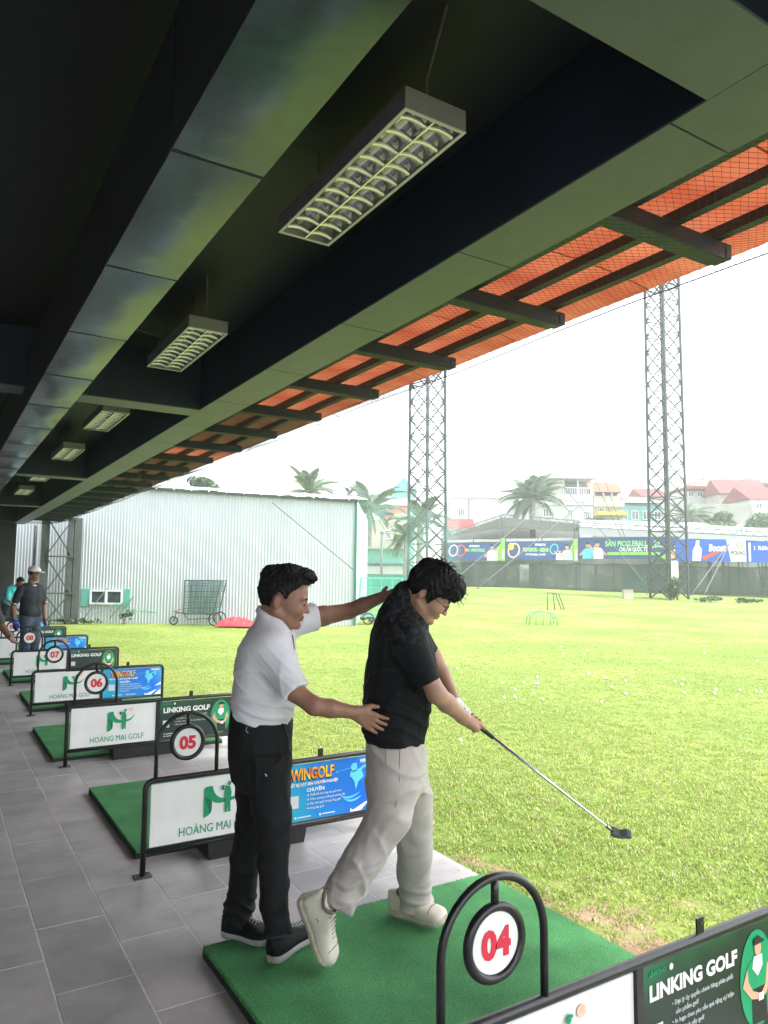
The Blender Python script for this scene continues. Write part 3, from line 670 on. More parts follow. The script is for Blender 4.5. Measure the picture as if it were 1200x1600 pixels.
def hit_mat(x0, y1, wd, ln, label, rough=False):
    t = empty('hitting_mat', (x0, y1-ln, 0), 0, label, 'golf mat', 'green turf mats in the hitting bays')
    MB().box((0,0,0), (wd, ln, .03)).build('rubber_base', M_rub, t)
    n = 60 if rough else 8; mb = MB(); e = .004
    xs = np.linspace(e, wd-e, n+1); ys = np.linspace(e, ln-e, n+1)
    vs = [(x, y, .046+.0015*mnoise.noise(Vector((x*14, y*14, 3)))) for y in ys for x in xs]
    mb.add(vs, [[j*(n+1)+i, j*(n+1)+i+1, (j+1)*(n+1)+i+1, (j+1)*(n+1)+i] for j in range(n) for i in range(n)], 0, True)
    edge = [(xs[i], ys[0]) for i in range(n+1)]+[(xs[-1], ys[j]) for j in range(1, n+1)]+[(xs[i], ys[-1]) for i in range(n-1, -1, -1)]+[(xs[0], ys[j]) for j in range(n-1, 0, -1)]
    k = len(edge); vv = [(a, b, .0301) for a, b in edge]+[(a, b, .046+.0015*mnoise.noise(Vector((a*14, b*14, 3)))) for a, b in edge]
    mb.add(vv, [[i, (i+1) % k, (i+1) % k+k, i+k] for i in range(k)])
    mb.build('turf_top', M_mt, t)
    if rough:   # pile fibres along the near edges
        f = MB(); rnd = random.Random(5)
        for i in range(2600):
            s_ = rnd.choice('LLLBT'); u = rnd.random()
            if s_ == 'L': x, y = rnd.uniform(.0, .006), u*ln
            elif s_ == 'B': x, y = u*wd, rnd.uniform(0, .006)
            else: x, y = u*wd, ln-rnd.uniform(0, .006)
            a = rnd.uniform(0, 6.28); dx, dy = math.cos(a)*.0022, math.sin(a)*.0022; l = (rnd.uniform(-.006,.006), rnd.uniform(-.006,.006))
            f.add([(x-dx,y-dy,.032), (x+dx,y+dy,.032), (x+l[0], y+l[1], .053)], [(0,1,2)])
        tag(f.build('pile_fibres', M_mt, t), kind='stuff')
    return t
hit_mat(1.095, 3.245, 1.575, 1.5, 'large green hitting mat under the two men, in the bay nearest the camera', True)
for n, x0, y1 in (('05', 1.105, 6.02), ('06', 1.0, 8.66), ('07', 1.12, 11.35), ('08', 1.12, 14.05), ('09', 1.1, 16.7), ('10', 1.1, 19.35)):
    hit_mat(x0, y1, 1.55, 1.5, {'05': 'second green mat from the camera, seen beside and behind divider 05', '06': 'third green mat down the row, its corner left of divider 06', '07': 'fourth green mat, a small wedge left of divider 07', '08': 'fifth green mat, under the man in the white cap', '09': 'sixth green mat, a thin sliver far down the row', '10': 'seventh and farthest green mat, under the man in turquoise'}[n])

# ================================================================== SDF FIGURES
import openvdb
class SDF:
    def __init__(s, lo, hi, h):
        s.lo = np.array(lo, float); s.h = h; s.n = np.ceil((np.array(hi)-s.lo)/h).astype(int)+1
        s.a = np.full(s.n, 1.0, np.float32)
    def sub(s, lo, hi):
        i0 = np.clip(np.floor((np.array(lo)-s.lo)/s.h).astype(int), 0, s.n); i1 = np.clip(np.ceil((np.array(hi)-s.lo)/s.h).astype(int)+1, 0, s.n)
        if (i1 <= i0).any(): return None, None
        sl = tuple(slice(a, b) for a, b in zip(i0, i1))
        g = np.meshgrid(*[s.lo[k]+s.h*np.arange(i0[k], i1[k]) for k in range(3)], indexing='ij')
        return sl, [q.astype(np.float32) for q in g]
    def comb(s, sl, d, k, op='u'):
        a = s.a[sl]; d = d.astype(np.float32)
        if op == 'u':
            if k > 0: h = np.clip(.5+.5*(a-d)/k, 0, 1); s.a[sl] = a*(1-h)+d*h-k*h*(1-h)
            else: s.a[sl] = np.minimum(a, d)
        else:   # subtract
            dd = -d
            if k > 0: h = np.clip(.5+.5*(dd-a)/k, 0, 1); s.a[sl] = a*(1-h)+dd*h+k*h*(1-h)
            else: s.a[sl] = np.maximum(a, dd)
    def cap(s, p, q, ra, rb=None, k=.01, op='u', flat=None):
        rb = ra if rb is None else rb; p = np.array(p, float); q = np.array(q, float); m = max(ra, rb)+k+.025
        sl, g = s.sub(np.minimum(p, q)-m, np.maximum(p, q)+m)
        if sl is None: return s
        d = q-p; L2 = d@d+1e-12
        t = np.clip(((g[0]-p[0])*d[0]+(g[1]-p[1])*d[1]+(g[2]-p[2])*d[2])/L2, 0, 1)
        r = ra+(rb-ra)*t
        dist = np.sqrt((g[0]-p[0]-t*d[0])**2+(g[1]-p[1]-t*d[1])**2+(g[2]-p[2]-t*d[2])**2)-r
        if flat is not None:
            fn = np.array(flat, float); fn /= np.linalg.norm(fn); dist = np.maximum(dist, sum((g[i]-q[i])*fn[i] for i in range(3)).astype(np.float32))
        s.comb(sl, dist, k, op); return s
    def chain(s, pts, rs, k=.01):
        for i in range(len(pts)-1): s.cap(pts[i], pts[i+1], rs[i], rs[i+1], k)
        return s
    def ell(s, c, r, Rm=None, k=.01, op='u'):
        c = np.array(c, float); r = np.array(r, float); m = r.max()+k+.025
        sl, g = s.sub(c-m, c+m)
        if sl is None: return s
        P = np.stack([g[i]-c[i] for i in range(3)], -1)
        if Rm is not None: P = P @ np.array(Rm, np.float32)      # columns of Rm = local axes
        q = np.sqrt(((P/r)**2).sum(-1)); q2 = np.sqrt(((P/(r*r))**2).sum(-1))+1e-9
        s.comb(sl, q*(q-1)/q2, k, op); return s
    def zloft(s, rows, k=.02, capz=True, op='u', power=2.3):   # rows: z, cx, cy, rx, ry (sorted any way)
        rows = sorted(rows); z = np.array([r[0] for r in rows]); A = np.array(rows)
        m = k+.03
        lo = [(A[:,1]-A[:,3]).min()-m, (A[:,2]-A[:,4]).min()-m, z[0]-m]; hi = [(A[:,1]+A[:,3]).max()+m, (A[:,2]+A[:,4]).max()+m, z[-1]+m]
        sl, g = s.sub(lo, hi); Z = g[2]
        zz = Z[0, 0, :]
        # smooth interpolation (cosine-free catmull by oversampled smoothing)
        zs = np.linspace(z[0], z[-1], 200); 
        def si(colv):
            v = np.interp(zs, z, colv); kk = np.ones(15)/15; vp = np.pad(v, 7, mode='edge'); return np.interp(zz, zs, np.convolve(vp, kk, 'valid'))
        cx, cy, rx, ry = [si(A[:, i]) for i in (1, 2, 3, 4)]
        dx = np.abs((g[0]-cx)/rx); dy = np.abs((g[1]-cy)/ry)
        q = (dx**power+dy**power)**(1/power)
        d = (q-1)*np.minimum(rx, ry)
        d = np.maximum(d, np.maximum(z[0]-Z, Z-z[-1]))
        s.comb(sl, d, k, op); return s
    def cutplane(s, p, nrm, k=0):      # remove the side the normal points to
        nrm = np.array(nrm, float)/np.linalg.norm(nrm); g = np.meshgrid(*[s.lo[i]+s.h*np.arange(s.n[i]) for i in range(3)], indexing='ij')
        d = sum((g[i]-p[i])*nrm[i] for i in range(3)); s.a = np.maximum(s.a, d.astype(np.float32)); return s
    def disp(s, fn):
        g = np.meshgrid(*[s.lo[i]+s.h*np.arange(s.n[i], dtype=np.float32) for i in range(3)], indexing='ij')
        m = np.abs(s.a) < .05; s.a[m] += fn(g[0][m], g[1][m], g[2][m]).astype(np.float32); return s
    def mesh(s, name, mats, smooth=1):
        gr = openvdb.FloatGrid(1.0); gr.copyFromArray(np.ascontiguousarray(s.a.astype(np.float32)))
        v, q = gr.convertToQuads(isovalue=0.0)
        v = np.asarray(v)*s.h+s.lo; q = np.asarray(q)[:, ::-1]
        me = bpy.data.meshes.new(name)
        me.vertices.add(len(v)); me.vertices.foreach_set('co', v.astype(np.float32).ravel())
        me.loops.add(q.size); me.loops.foreach_set('vertex_index', q.astype(np.int32).ravel())
        me.polygons.add(len(q)); me.polygons.foreach_set('loop_start', np.arange(0, q.size, 4, dtype=np.int32))
        me.polygons.foreach_set('use_smooth', np.ones(len(q), bool))
        me.update(calc_edges=True); me.validate()
        for m in (mats if isinstance(mats, (list, tuple)) else [mats]): me.materials.append(m)
        # check winding
        p = me.polygons[len(me.polygons)//2]
        vol = 0
        ps = v[q[:, 0]]; nn = np.cross(v[q[:, 1]]-v[q[:, 0]], v[q[:, 2]]-v[q[:, 0]]); vol = (ps*nn).sum()
        if vol < 0: me.flip_normals()
        return me
def color_faces(me, rules):   # rules: (center, radii, material index)
    c = np.empty(len(me.polygons)*3); me.polygons.foreach_get('center', c); c = c.reshape(-1, 3); mi = np.zeros(len(c), np.int32)
    for fn, idx in rules: mi[fn(c)] = idx
    me.polygons.foreach_set('material_index', mi)
def frame3(f, u):     # rotation whose columns are forward, left, up
    f = Vector(f).normalized(); u = Vector(u); l = u.cross(f).normalized(); u = f.cross(l)
    return np.array([[f.x, l.x, u.x], [f.y, l.y, u.y], [f.z, l.z, u.z]])
M_skin = mat('skin', (.25,.125,.085), .5, var=.1, vs=30, bump=.08, bs=300, dist=.001, spec=.4)
M_skin2 = mat('skin_light', (.36,.205,.14), .5, var=.08, vs=30, bump=.08, bs=300, dist=.001, spec=.4)
M_lip = mat('lips', (.23,.095,.075), .5); M_lip2 = mat('lips_light', (.33,.15,.115), .5)
M_hair = mat('hair', (.0025,.0025,.003), .62, bump=.8, bs=260, dist=.003, vscale=(1, 1, .3), spec=.25)
M_eye = mat('eye_dark', (.01,.008,.008), .2)
def head(S, c, Rm, sc_=1.0, ear=True, k=.012):
    c = np.array(c, float); T = lambda x, y, z: c+Rm @ (np.array([x, y, z])*sc_)
    e = lambda p, r, kk=k, op='u': S.ell(T(*p), np.array(r)*sc_, Rm, kk, op)
    cp = lambda p, q, ra, rb, kk=k, op='u': S.cap(T(*p), T(*q), ra*sc_, rb*sc_, kk, op)
    e((-.006,0,.038), (.1,.075,.086)); e((.035,0,-.02), (.058,.06,.08), .02)
    for sy in (-1, 1):
        cp((-.022,sy*.05,-.05), (.055,sy*.018,-.092), .02, .017, .02)
        e((.06,sy*.035,-.028), (.026,.022,.025), .02)
        cp((.088,sy*.012,.022), (.076,sy*.045,.022), .008, .008, .012)
    e((.072,0,-.093), (.02,.02,.017), .015)
    for sy in (-1, 1):
        e((.098,sy*.031,.002), (.014,.018,.012), .01, 's'); e((.078,sy*.031,.001), (.0135,.0145,.012), .003)
    cp((.088,0,.012), (.106,0,-.028), .006, .0095, .010); 
    for sy in (-1, 1): e((.098,sy*.011,-.031), (.008,.0075,.006), .004)
    e((.088,0,-.053), (.011,.022,.0055), .004); e((.086,0,-.065), (.011,.019,.0065), .004); e((.099,0,-.059), (.007,.02,.0018), .002, 's')
    if ear:
        for sy in (-1, 1):
            e((-.026,sy*.077,-.008), (.017,.0085,.03), .004); e((-.022,sy*.087,-.004), (.009,.006,.016), .004, 's')
    return T
def face_rules(c, Rm, s_, lipi, eyei):
    c = np.array(c); 
    def loc(P): return (P-c) @ Rm / s_
    def box(x0, x1, y0, y1, z0, z1, sym=False):
        def f(P):
            q = loc(P); y = np.abs(q[:, 1]) if sym else q[:, 1]
            return (q[:, 0] > x0) & (q[:, 0] < x1) & (y > y0) & (y < y1) & (q[:, 2] > z0) & (q[:, 2] < z1)
        return f
    return [(box(.08, .12, -.022, .022, -.072, -.049), lipi), (box(.07, .12, .014, .045, .02, .029, True), eyei), (box(.08, .12, .02, .042, -.004, .004, True), eyei)]
def hair(c, Rm, s_, grow, line, clumps, seed, lo, hi, h=.004, namp=.004, mat_=None):
    S = SDF(lo, hi, h); c = np.array(c, float); T = lambda x, y, z: c+Rm @ (np.array([x, y, z])*s_)
    S.ell(T(-.008,0,.04), np.array([.1+grow*.8,.077+grow,.09+grow])*s_, Rm, 0)
    for p, r in clumps: S.ell(T(*p), np.array(r)*s_, Rm, .012)
    g = np.meshgrid(*[S.lo[i]+S.h*np.arange(S.n[i]) for i in range(3)], indexing='ij')
    P = (np.stack(g, -1)-c) @ Rm / s_
    hz = np.interp(P[..., 0], [a for a, _ in line], [b for _, b in line])
    hz = hz + .006*np.sin(P[..., 0]*260+seed)*np.sin(P[..., 1]*210)
    S.a = np.maximum(S.a, ((hz-P[..., 2])*s_).astype(np.float32))
    # hollow behind the face skin so only the shell stays
    def fn(x, y, z):
        q = (np.stack([x, y, z], -1)-c) @ Rm
        return namp*(np.sin(q[:, 1]*520+6*np.sin(q[:, 0]*38+seed)+3*np.sin(q[:, 2]*45))*.6+np.sin(q[:, 0]*290+9*np.sin(q[:, 1]*60)+seed*2)*.5+.5*np.sin(q[:, 2]*190+5*np.sin(q[:, 0]*50)))
    S.disp(fn)
    return S.mesh('hair', mat_ or M_hair)
def hand(S, w, xdir, ydir, s_=1.0, curl=(.25,.35,.3), spread=.0, thumb=1, kk=.006, flen=1.0):
    """open hand: w wrist, xdir towards the fingertips, ydir towards the thumb"""
    x = Vector(xdir).normalized(); y = Vector(ydir); z = x.cross(y).normalized(); y = z.cross(x)   # z: palm/dorsal axis
    w = Vector(w); P = lambda a, b, c: tuple(w+(x*a+y*b+z*c)*s_)
    ys = [.031, .0105, -.0105, -.031]; fl = [.07, .079, .073, .057]
    for i, yy in enumerate(ys):
        S.cap(P(.0, yy*.55, 0), P(.088-.004*abs(i-1.2), yy, 0), .0145*s_, .0115*s_, .012)
        L = fl[i]*flen; a = 0; p = Vector((.088-.004*abs(i-1.2), yy, 0)); sp = spread*(1.4-i)*.5
        for j, f in enumerate((.46, .3, .24)):
            a += curl[j]; q = p+Vector((math.cos(a)*math.cos(sp), math.sin(sp), -math.sin(a)))*L*f
            S.cap(P(*p), P(*q), (.0095-.0009*j)*s_, (.0089-.0011*j)*s_, .003 if j else kk); p = q
    if thumb:
        S.cap(P(.018,.026,-.004), P(.052,.052,-.014), .0135*s_, .0115*s_, .01); S.cap(P(.052,.052,-.014), P(.082,.062,-.022), .0108*s_, .0085*s_, .004)
def wav(n, seed, amp, f):
    """cloth folds: a few warped, directional, sharp-crested ridges"""
    rnd = random.Random(seed); T = [(Vector((rnd.gauss(0,1), rnd.gauss(0,1), rnd.gauss(0,1)*1.2)).normalized(), rnd.uniform(.5,1.2)*f, rnd.uniform(0,6.28), rnd.uniform(0,6.28)) for _ in range(n)]
    def fn(x, y, z):
        r = np.zeros_like(x)
        for d, fr, ph, p2 in T:
            wv = np.sin(x*7+ph)+np.sin(z*6+p2)+np.sin(y*7+ph)
            v = np.sin((x*d.x+y*d.y+z*d.z)*fr+ph+1.3*wv)
            env = np.clip(np.sin(x*11+p2)+np.sin(z*8+ph*2)+np.sin(y*9+p2*2)-.2, 0, 1.6)/1.6
            r = np.maximum(r, (1-np.abs(v))**2.2*env)
        return -(r-.12)*amp
    return fn
def ridge(c, dirv, width, lenv, amp, freq):
    return None

# ================================================================== PEOPLE
class Fig:
    def __init__(s, px, py, d, label, z=0.0):
        g = W(px, py, d); s.root = Vector((g.x, g.y, z)); s.o = empty('person', s.root, -YAW, label, 'person')
    def L(s, px, py, d):
        p = W(px, py, d)-s.root; return np.array([p.dot(RTV), p.dot(FW), p.z])
    def rows(s, rr):
        out = []
        for py, xl, xr, d, ry in rr:
            a = s.L(xl, py, d); b = s.L(xr, py, d); out.append(((a[2]+b[2])/2, (a[0]+b[0])/2, (a[1]+b[1])/2, (b[0]-a[0])/2, ry))
        return out
    def add(s, name, me, **kw):
        o = bpy.data.objects.new(name, me); link(o, s.o); return o
def shoe(parent, heel, toe, up, wid, mats, cut='low', L_=None, roll=0, hsc=1.0, ot=.17):
    """mats: upper, sole, lace, lining. built along heel->toe"""
    heel = Vector(heel); toe = Vector(toe); x = (toe-heel); Ln = x.length; x.normalize(); up = Vector(up); y = up.cross(x).normalized(); z = x.cross(y)
    if roll: q = Matrix.Rotation(roll, 3, x); y = q @ y; z = q @ z
    P = lambda a, b, c: heel+x*a*Ln+y*b+z*c
    wf = lambda t: wid*(.36+.14*math.sin(min(1, t*1.9)*math.pi/2)-.10*math.exp(-((t-.42)/.16)**2)+.07*math.exp(-((t-.72)/.2)**2))*(math.sqrt(max(0, 1-((t-.86)/.14)**2)) if t > .86 else (math.sqrt(max(0, 1-((.08-t)/.08)**2))*.5+.5 if t < .08 else 1))
    n = 20
    ts = [0, .02, .05, .1, .18, .27, .36, .46, .56, .66, .75, .83, .89, .94, .975, .995]
    def ring(t, prof): 
        ww = max(wf(t), wid*.09); return [P(t, ww*a, c) for a, c in prof(t)]
    sole_h = lambda t: .03-.004*math.sin(t*math.pi)
    lift = lambda t: .012*max(0, (t-.8)/.2)**2+.004*max(0, (.06-t)/.06)
    def sprof(t):
        l = lift(t); h = sole_h(t); return [(-1.0, l+.006), (-.9, l), (.9, l), (1.0, l+.006), (1.06, h*.6+l), (1.04, h+l*.5), (.8, h+l*.5+.002), (-.8, h+l*.5+.002), (-1.04, h+l*.5), (-1.06, h*.6+l)]
    so = MB().loft([ring(t, sprof) for t in ts]).build('shoe', mats[1], parent)
    uh = lambda t: hsc*float(np.interp(t, [0, .08, .2, .32, .42, .55, .7, .82, .93, 1], [.07, .08, .076, .084, .076, .058, .044, .036, .026, .008]))
    def uprof(t):
        h = uh(t); b = sole_h(t)-.004+lift(t)*.5; out = []
        for i in range(n):
            a = math.pi*i/(n-1); cx = math.cos(a); sn = math.sin(a)
            out.append((math.copysign(abs(cx)**.62, cx)*(1-.22*sn*(h/.08)), b+h*sn**.75))
        return out
    u = MB().loft([ring(t, uprof) for t in ts]).build('shoe_upper', mats[0], so)
    # collar opening and tongue
    cb = MB(); rg = []
    for i in range(20):
        a = 2*math.pi*i/20; t = ot+.15*math.cos(a); rg.append(P(t, wid*.30*math.sin(a), sole_h(t)+uh(t)-.008+.010*math.cos(a)**2))
    cb.tube(rg, .0075, 6, closed=True).build('shoe_collar', mats[3], so)
    lb = MB()
    for k in range(6):
        t = .38+.055*k; h = sole_h(t)+uh(t)+.001
        lb.tube([P(t, -wid*.17, h-.010), P(t+.008, 0, h+.004), P(t+.02, wid*.17, h-.010)], .0028, 5)
    lb.tube([P(.36,0,sole_h(.36)+uh(.36)+.004), P(.34,wid*.12,sole_h(.36)+uh(.36)+.012), P(.38,wid*.24,sole_h(.36)+uh(.36)-.01)], .0025, 5).tube([P(.36,0,sole_h(.36)+uh(.36)+.004), P(.34,-wid*.12,sole_h(.36)+uh(.36)+.012), P(.38,-wid*.24,sole_h(.36)+uh(.36)-.01)], .0025, 5)
    lb.build('shoe_lace', mats[2], so)
    sb = MB()   # toe cap seam, side stripe
    sb.tube([P(.78, wf(.78)*.9*math.cos(a), sole_h(.78)+uh(.78)*max(0, math.sin(a))**.75+.001) for a in [math.pi*i/10 for i in range(11)]], .0014, 4)
    sb.tube([P(.22, -wid*.36, .045), P(.34, -wid*.36, .07), P(.42, -wid*.33, .05)], .002, 4).tube([P(.0, -wid*.2, .07), P(.1, -wid*.35, .06), P(.22, -wid*.37, .04)], .0016, 4)
    sb.build('shoe_seam', mats[3], so)
    return so
V3 = lambda *a: Vector(a)
# ---------------- instructor
I = Fig(410, 1470, 3.33, 'man in a white polo shirt and black trousers guiding the golfer with both hands', .046)
L = I.L
hc = L(444, 938, 3.32); hR = frame3((1, .10, -.19), (.18, 0, 1)); hs_ = 1.07
S = SDF((-.42, -.42, .02), (.85, .62, 1.74), .0048)
head(S, hc, hR, hs_)
nb_ = L(427, 985, 3.34)
S.cap(hc+hR@np.array([-.04,0,-.04]), nb_, .056, .055, .02); S.cap(hc+hR@np.array([-.01,0,-.07]), L(434, 985, 3.33), .048, .052, .02)
# hidden trunk and legs, a little inside the clothes
S.zloft(I.rows([(985,405,450,3.33,.1),(1010,386,450,3.33,.17),(1045,382,448,3.33,.17),(1080,380,446,3.33,.15),(1120,378,444,3.33,.13),(1180,374,440,3.33,.13)]), .03)
S.chain([L(418,1180,3.25), L(424,1300,3.22), L(432,1440,3.17)], [.065,.05,.035], .02); S.chain([L(395,1180,3.42), L(388,1300,3.43), L(374,1440,3.44)], [.065,.05,.035], .02)
sh = L(430, 1030, 3.19); el = L(491, 1103, 3.10); wr = L(555, 1113, 3.16)
S.chain([sh, L(461,1081,3.12), el], [.045, .041, .037], .015); S.chain([el, el*.6+wr*.4, wr], [.038, .037, .026], .015)
hx = Vector(L(592, 1133, 3.19)-wr)
hand(S, wr, hx, (0.35, -.12, 1), 1.0, curl=(.12,.22,.18), spread=.16)
sh2 = L(462, 970, 3.46); el2 = L(545, 955, 3.62); wr2 = L(599, 932, 3.55)
S.chain([sh2, (sh2+el2)/2, el2], [.052, .047, .038], .015); S.chain([el2, el2*.6+wr2*.4, wr2], [.038, .036, .026], .015)
hand(S, wr2, Vector(L(633, 917, 3.47)-wr2), (.1, -1, .25), .95, curl=(.12,.2,.3), spread=.1)
bm = S.mesh('body', [M_skin, M_lip, M_hair])
color_faces(bm, face_rules(hc, hR, hs_, 1, 2)); I.add('body', bm)
hl = [(-.13,-.095),(-.075,-.088),(-.052,-.045),(-.045,.02),(-.03,.034),(-.008,.030),(0,.014),(.010,.014),(.022,.04),(.045,.062),(.062,.085),(.12,.088)]
ih = I.add('hair', hair(hc, hR, hs_, .014, hl, [((.06,.0,.125),(.05,.055,.028)),((.0,0,.13),(.06,.06,.028)),((.085,.02,.108),(.03,.035,.022)),((-.07,0,.09),(.05,.06,.05)),((.1,-.02,.112),(.02,.018,.012))], 1.0, hc-.17, hc+.19, .0038, .003))
def strands(fig, parent, c, Rm, s_, grow, n, ln, th, seed, arange=(-1.3, 1.25), lift=.25):
    rnd = random.Random(seed); m = MB(); T = lambda v: V3(*(c+Rm@(np.array(v)*s_)))
    for i in range(n):
        a = rnd.uniform(*arange); b = rnd.uniform(-1.15, 1.15)
        nrm = np.array([math.sin(a)*math.cos(b), math.sin(b), math.cos(a)*math.cos(b)]); rad = np.array([.1+grow*.8, .077+grow, .09+grow])
        p = np.array([-.008, 0, .04])+nrm*rad*1.0; t = np.array([math.cos(a), rnd.uniform(-.5, .5), -math.sin(a)]); pts = [p]
        for j in range(1, 5): 
            t = t+np.array([0, rnd.uniform(-.3, .3), 0])-nrm*.14*j*(1-lift); t /= np.linalg.norm(t); p = p+(t+nrm*lift)*ln/4*rnd.uniform(.7, 1.3); pts.append(p)
        m.tube([T(q) for q in pts], [th*(1-j/5.5) for j in range(5)], 4, cap=False)
    return tag(m.build('hair_strands', M_hair, parent), kind='stuff')
strands(I, ih, hc, hR, hs_, .014, 420, .022, .0012, 6, (-1.2, 1.1), .45)
# shirt
S = SDF((-.3, -.4, .85), (.4, .5, 1.55), .0052)
S.zloft(I.rows([(950,403,446,3.34,.07),(962,401,450,3.34,.08),(974,398,454,3.34,.115),(986,389,458,3.33,.165),(1000,381,460,3.33,.19),(1015,375,461,3.33,.2),(1045,370,459,3.33,.19),(1080,367,457,3.33,.172),(1103,366,458,3.33,.168),(1118,365,457,3.33,.16),(1128,369,452,3.33,.15)]), .02)
S.cap(L(426,1018,3.2), L(462,1081,3.115), .088, .058, .035, flat=Vector(L(488,1108,3.10)-sh)); S.cap(L(458,972,3.44), L(494,964,3.51), .068, .064, .03, flat=(1, .45, .12))
# neck opening
S.cap(hc+hR@np.array([-.04,0,-.05]), L(433, 985, 3.33), .055, .050, .006, 's'); S.cap(L(417,935,3.33), L(467,972,3.33), .06, .062, .012, 's')
S.disp(wav(9, 3, .009, 26)); 
def folds(x, y, z):   # diagonal pull folds from the raised arm and blousing at the waist
    return -.005*np.maximum(0, np.sin((z*1.0+x*.55)*95+5*np.sin(x*10))-.35)*np.exp(-((x-.1)/.13)**2)*np.exp(-((z-1.22)/.14)**2) - .006*np.maximum(0, np.sin(z*110+x*35+4*np.sin(y*14)))*np.exp(-((z-1.02)/.05)**2)
S.disp(folds)
M_shirtw = mat('white_jersey', (.62,.62,.67), .7, var=.03, vs=7, bump=.08, bs=350, dist=.001, sheen=.2)
crease(M_shirtw, 6.5, .55, .02)
shm = I.add('shirt', S.mesh('shirt', M_shirtw))
cb = MB(); 
ring_ = []
for i in range(22):
    a = 2*math.pi*i/22; c0 = V3(*L(428, 968, 3.335)); ring_.append(c0+V3(.072*math.cos(a), .076*math.sin(a), .022-.042*math.cos(a)-.003*abs(math.sin(a))))
cb.loft([[p*1 for p in ring_], [p+V3(0,0,-.016)+(p-c0).normalized()*.008 for p in ring_], [p+V3(0,0,-.034)+(p-c0).normalized()*.017 for p in ring_], [p+V3(0,0,-.037)+(p-c0).normalized()*.010 for p in ring_]], cap=False)
cb.build('collar', M_shirtw, shm)
M_purple = mat('purple_stripe', (.12,.05,.17), .6)
st_ = MB()
for k, dx in enumerate((0, .012)):
    c = L(489-dx*300, 964, 3.50); pts = []
    for i in range(13):
        a = R(-150+i*20)
        pts.append(V3(c[0]-.03*math.cos(a), c[1]-.068*math.cos(a), c[2]+.067*math.sin(a)))
    st_.tube(pts, .0022, 4)
st_.build('sleeve_stripe', M_purple, shm)
z_ = MB().tube([V3(*L(457,992,3.27)), V3(*L(460,1012,3.25)), V3(*L(458,1042,3.24))], .003, 5).build('zip', mat('zip_metal', (.2,.2,.22), .4, .6), shm)
# trousers
S = SDF((-.3, -.32, .0), (.3, .36, 1.08), .0056)
S.zloft(I.rows([(1108,364,452,3.33,.15),(1125,361,454,3.33,.16),(1150,359,455,3.33,.168),(1180,359,454,3.33,.17),(1210,364,453,3.33,.165),(1228,372,450,3.33,.14)]), .02)
S.zloft(I.rows([(1175,388,454,3.25,.10),(1215,389,453,3.24,.098),(1250,392,453,3.23,.09),(1290,399,456,3.22,.082),(1340,403,451,3.21,.075),(1390,406,450,3.19,.07),(1425,409,451,3.18,.068),(1452,416,453,3.16,.062)]), .03)
S.zloft(I.rows([(1175,360,420,3.42,.10),(1215,367,425,3.42,.098),(1250,371,424,3.43,.09),(1290,369,413,3.43,.082),(1340,361,405,3.44,.074),(1390,357,401,3.44,.07),(1420,353,395,3.44,.068),(1440,352,388,3.44,.062)]), .03)
S.disp(wav(10, 8, .010, 22))
def tf(x, y, z):
    return -.009*np.maximum(0, np.sin(z*120+x*40+3*np.sin(y*20+x*12)))*np.exp(-((z-.11)/.08)**2) - .004*np.maximum(0, np.sin(z*70-x*60))*np.exp(-((z-.55)/.12)**2)
S.disp(tf)
M_trb = mat('black_trousers', (.0035,.004,.0055), .8, var=.25, vs=5, bump=.12, bs=260, dist=.001, spec=.3)
crease(M_trb, 6, .7, .025)
tr_o = I.add('trousers', S.mesh('trousers', M_trb))
wb = []
for i in range(30):
    a = 2*math.pi*i/30; wb.append(V3(*L(408.5,1118,3.33))+V3(.131*math.cos(a), .157*math.sin(a), .004-.018*math.cos(a)))
MB().loft([[p+V3(0,0,-.02) for p in wb], [p+V3(0,0,.018) for p in wb]], cap=False).build('belt', mat('belt_leather', (.008,.008,.009), .35), tr_o)
pk = MB().tube([V3(*L(441,1130,3.185)), V3(*L(449,1155,3.19)), V3(*L(446,1178,3.17)), V3(*L(428,1195,3.145))], .003, 5)
pk.build('pocket_seam', M_trb, tr_o)
MB().tube([V3(*L(386,1136,3.152)), V3(*L(384,1142,3.15)), V3(*L(388,1145,3.15))], .0015, 5).tube([V3(*L(414,1209,3.135)), V3(*L(417,1213,3.134))], .003, 5).build('embroidered_mark', mat('grey_thread', (.4,.4,.42), .6), tr_o)
M_sup = mat('black_mesh_upper', (.005,.0055,.007), .55, var=.3, vs=60, bump=.4, bs=320, dist=.002, spec=.2)
M_solg = mat('grey_sole', (.36,.35,.35), .6, var=.1, vs=20, bump=.2, bs=60)
M_lacew = mat('white_lace', (.75,.75,.75), .7); M_dk = mat('dark_lining', (.02,.02,.024), .7)
shoe(I.o, L(424,1506,3.20), L(497,1452,3.44), (-.13, 0, 1), .105, [M_sup, M_solg, M_lacew, M_dk])
shoe(I.o, L(350,1459,3.47), L(428,1474,3.37), (0, 0, 1), .105, [M_sup, M_solg, mat('grey_lace', (.3,.3,.3), .7), M_dk])

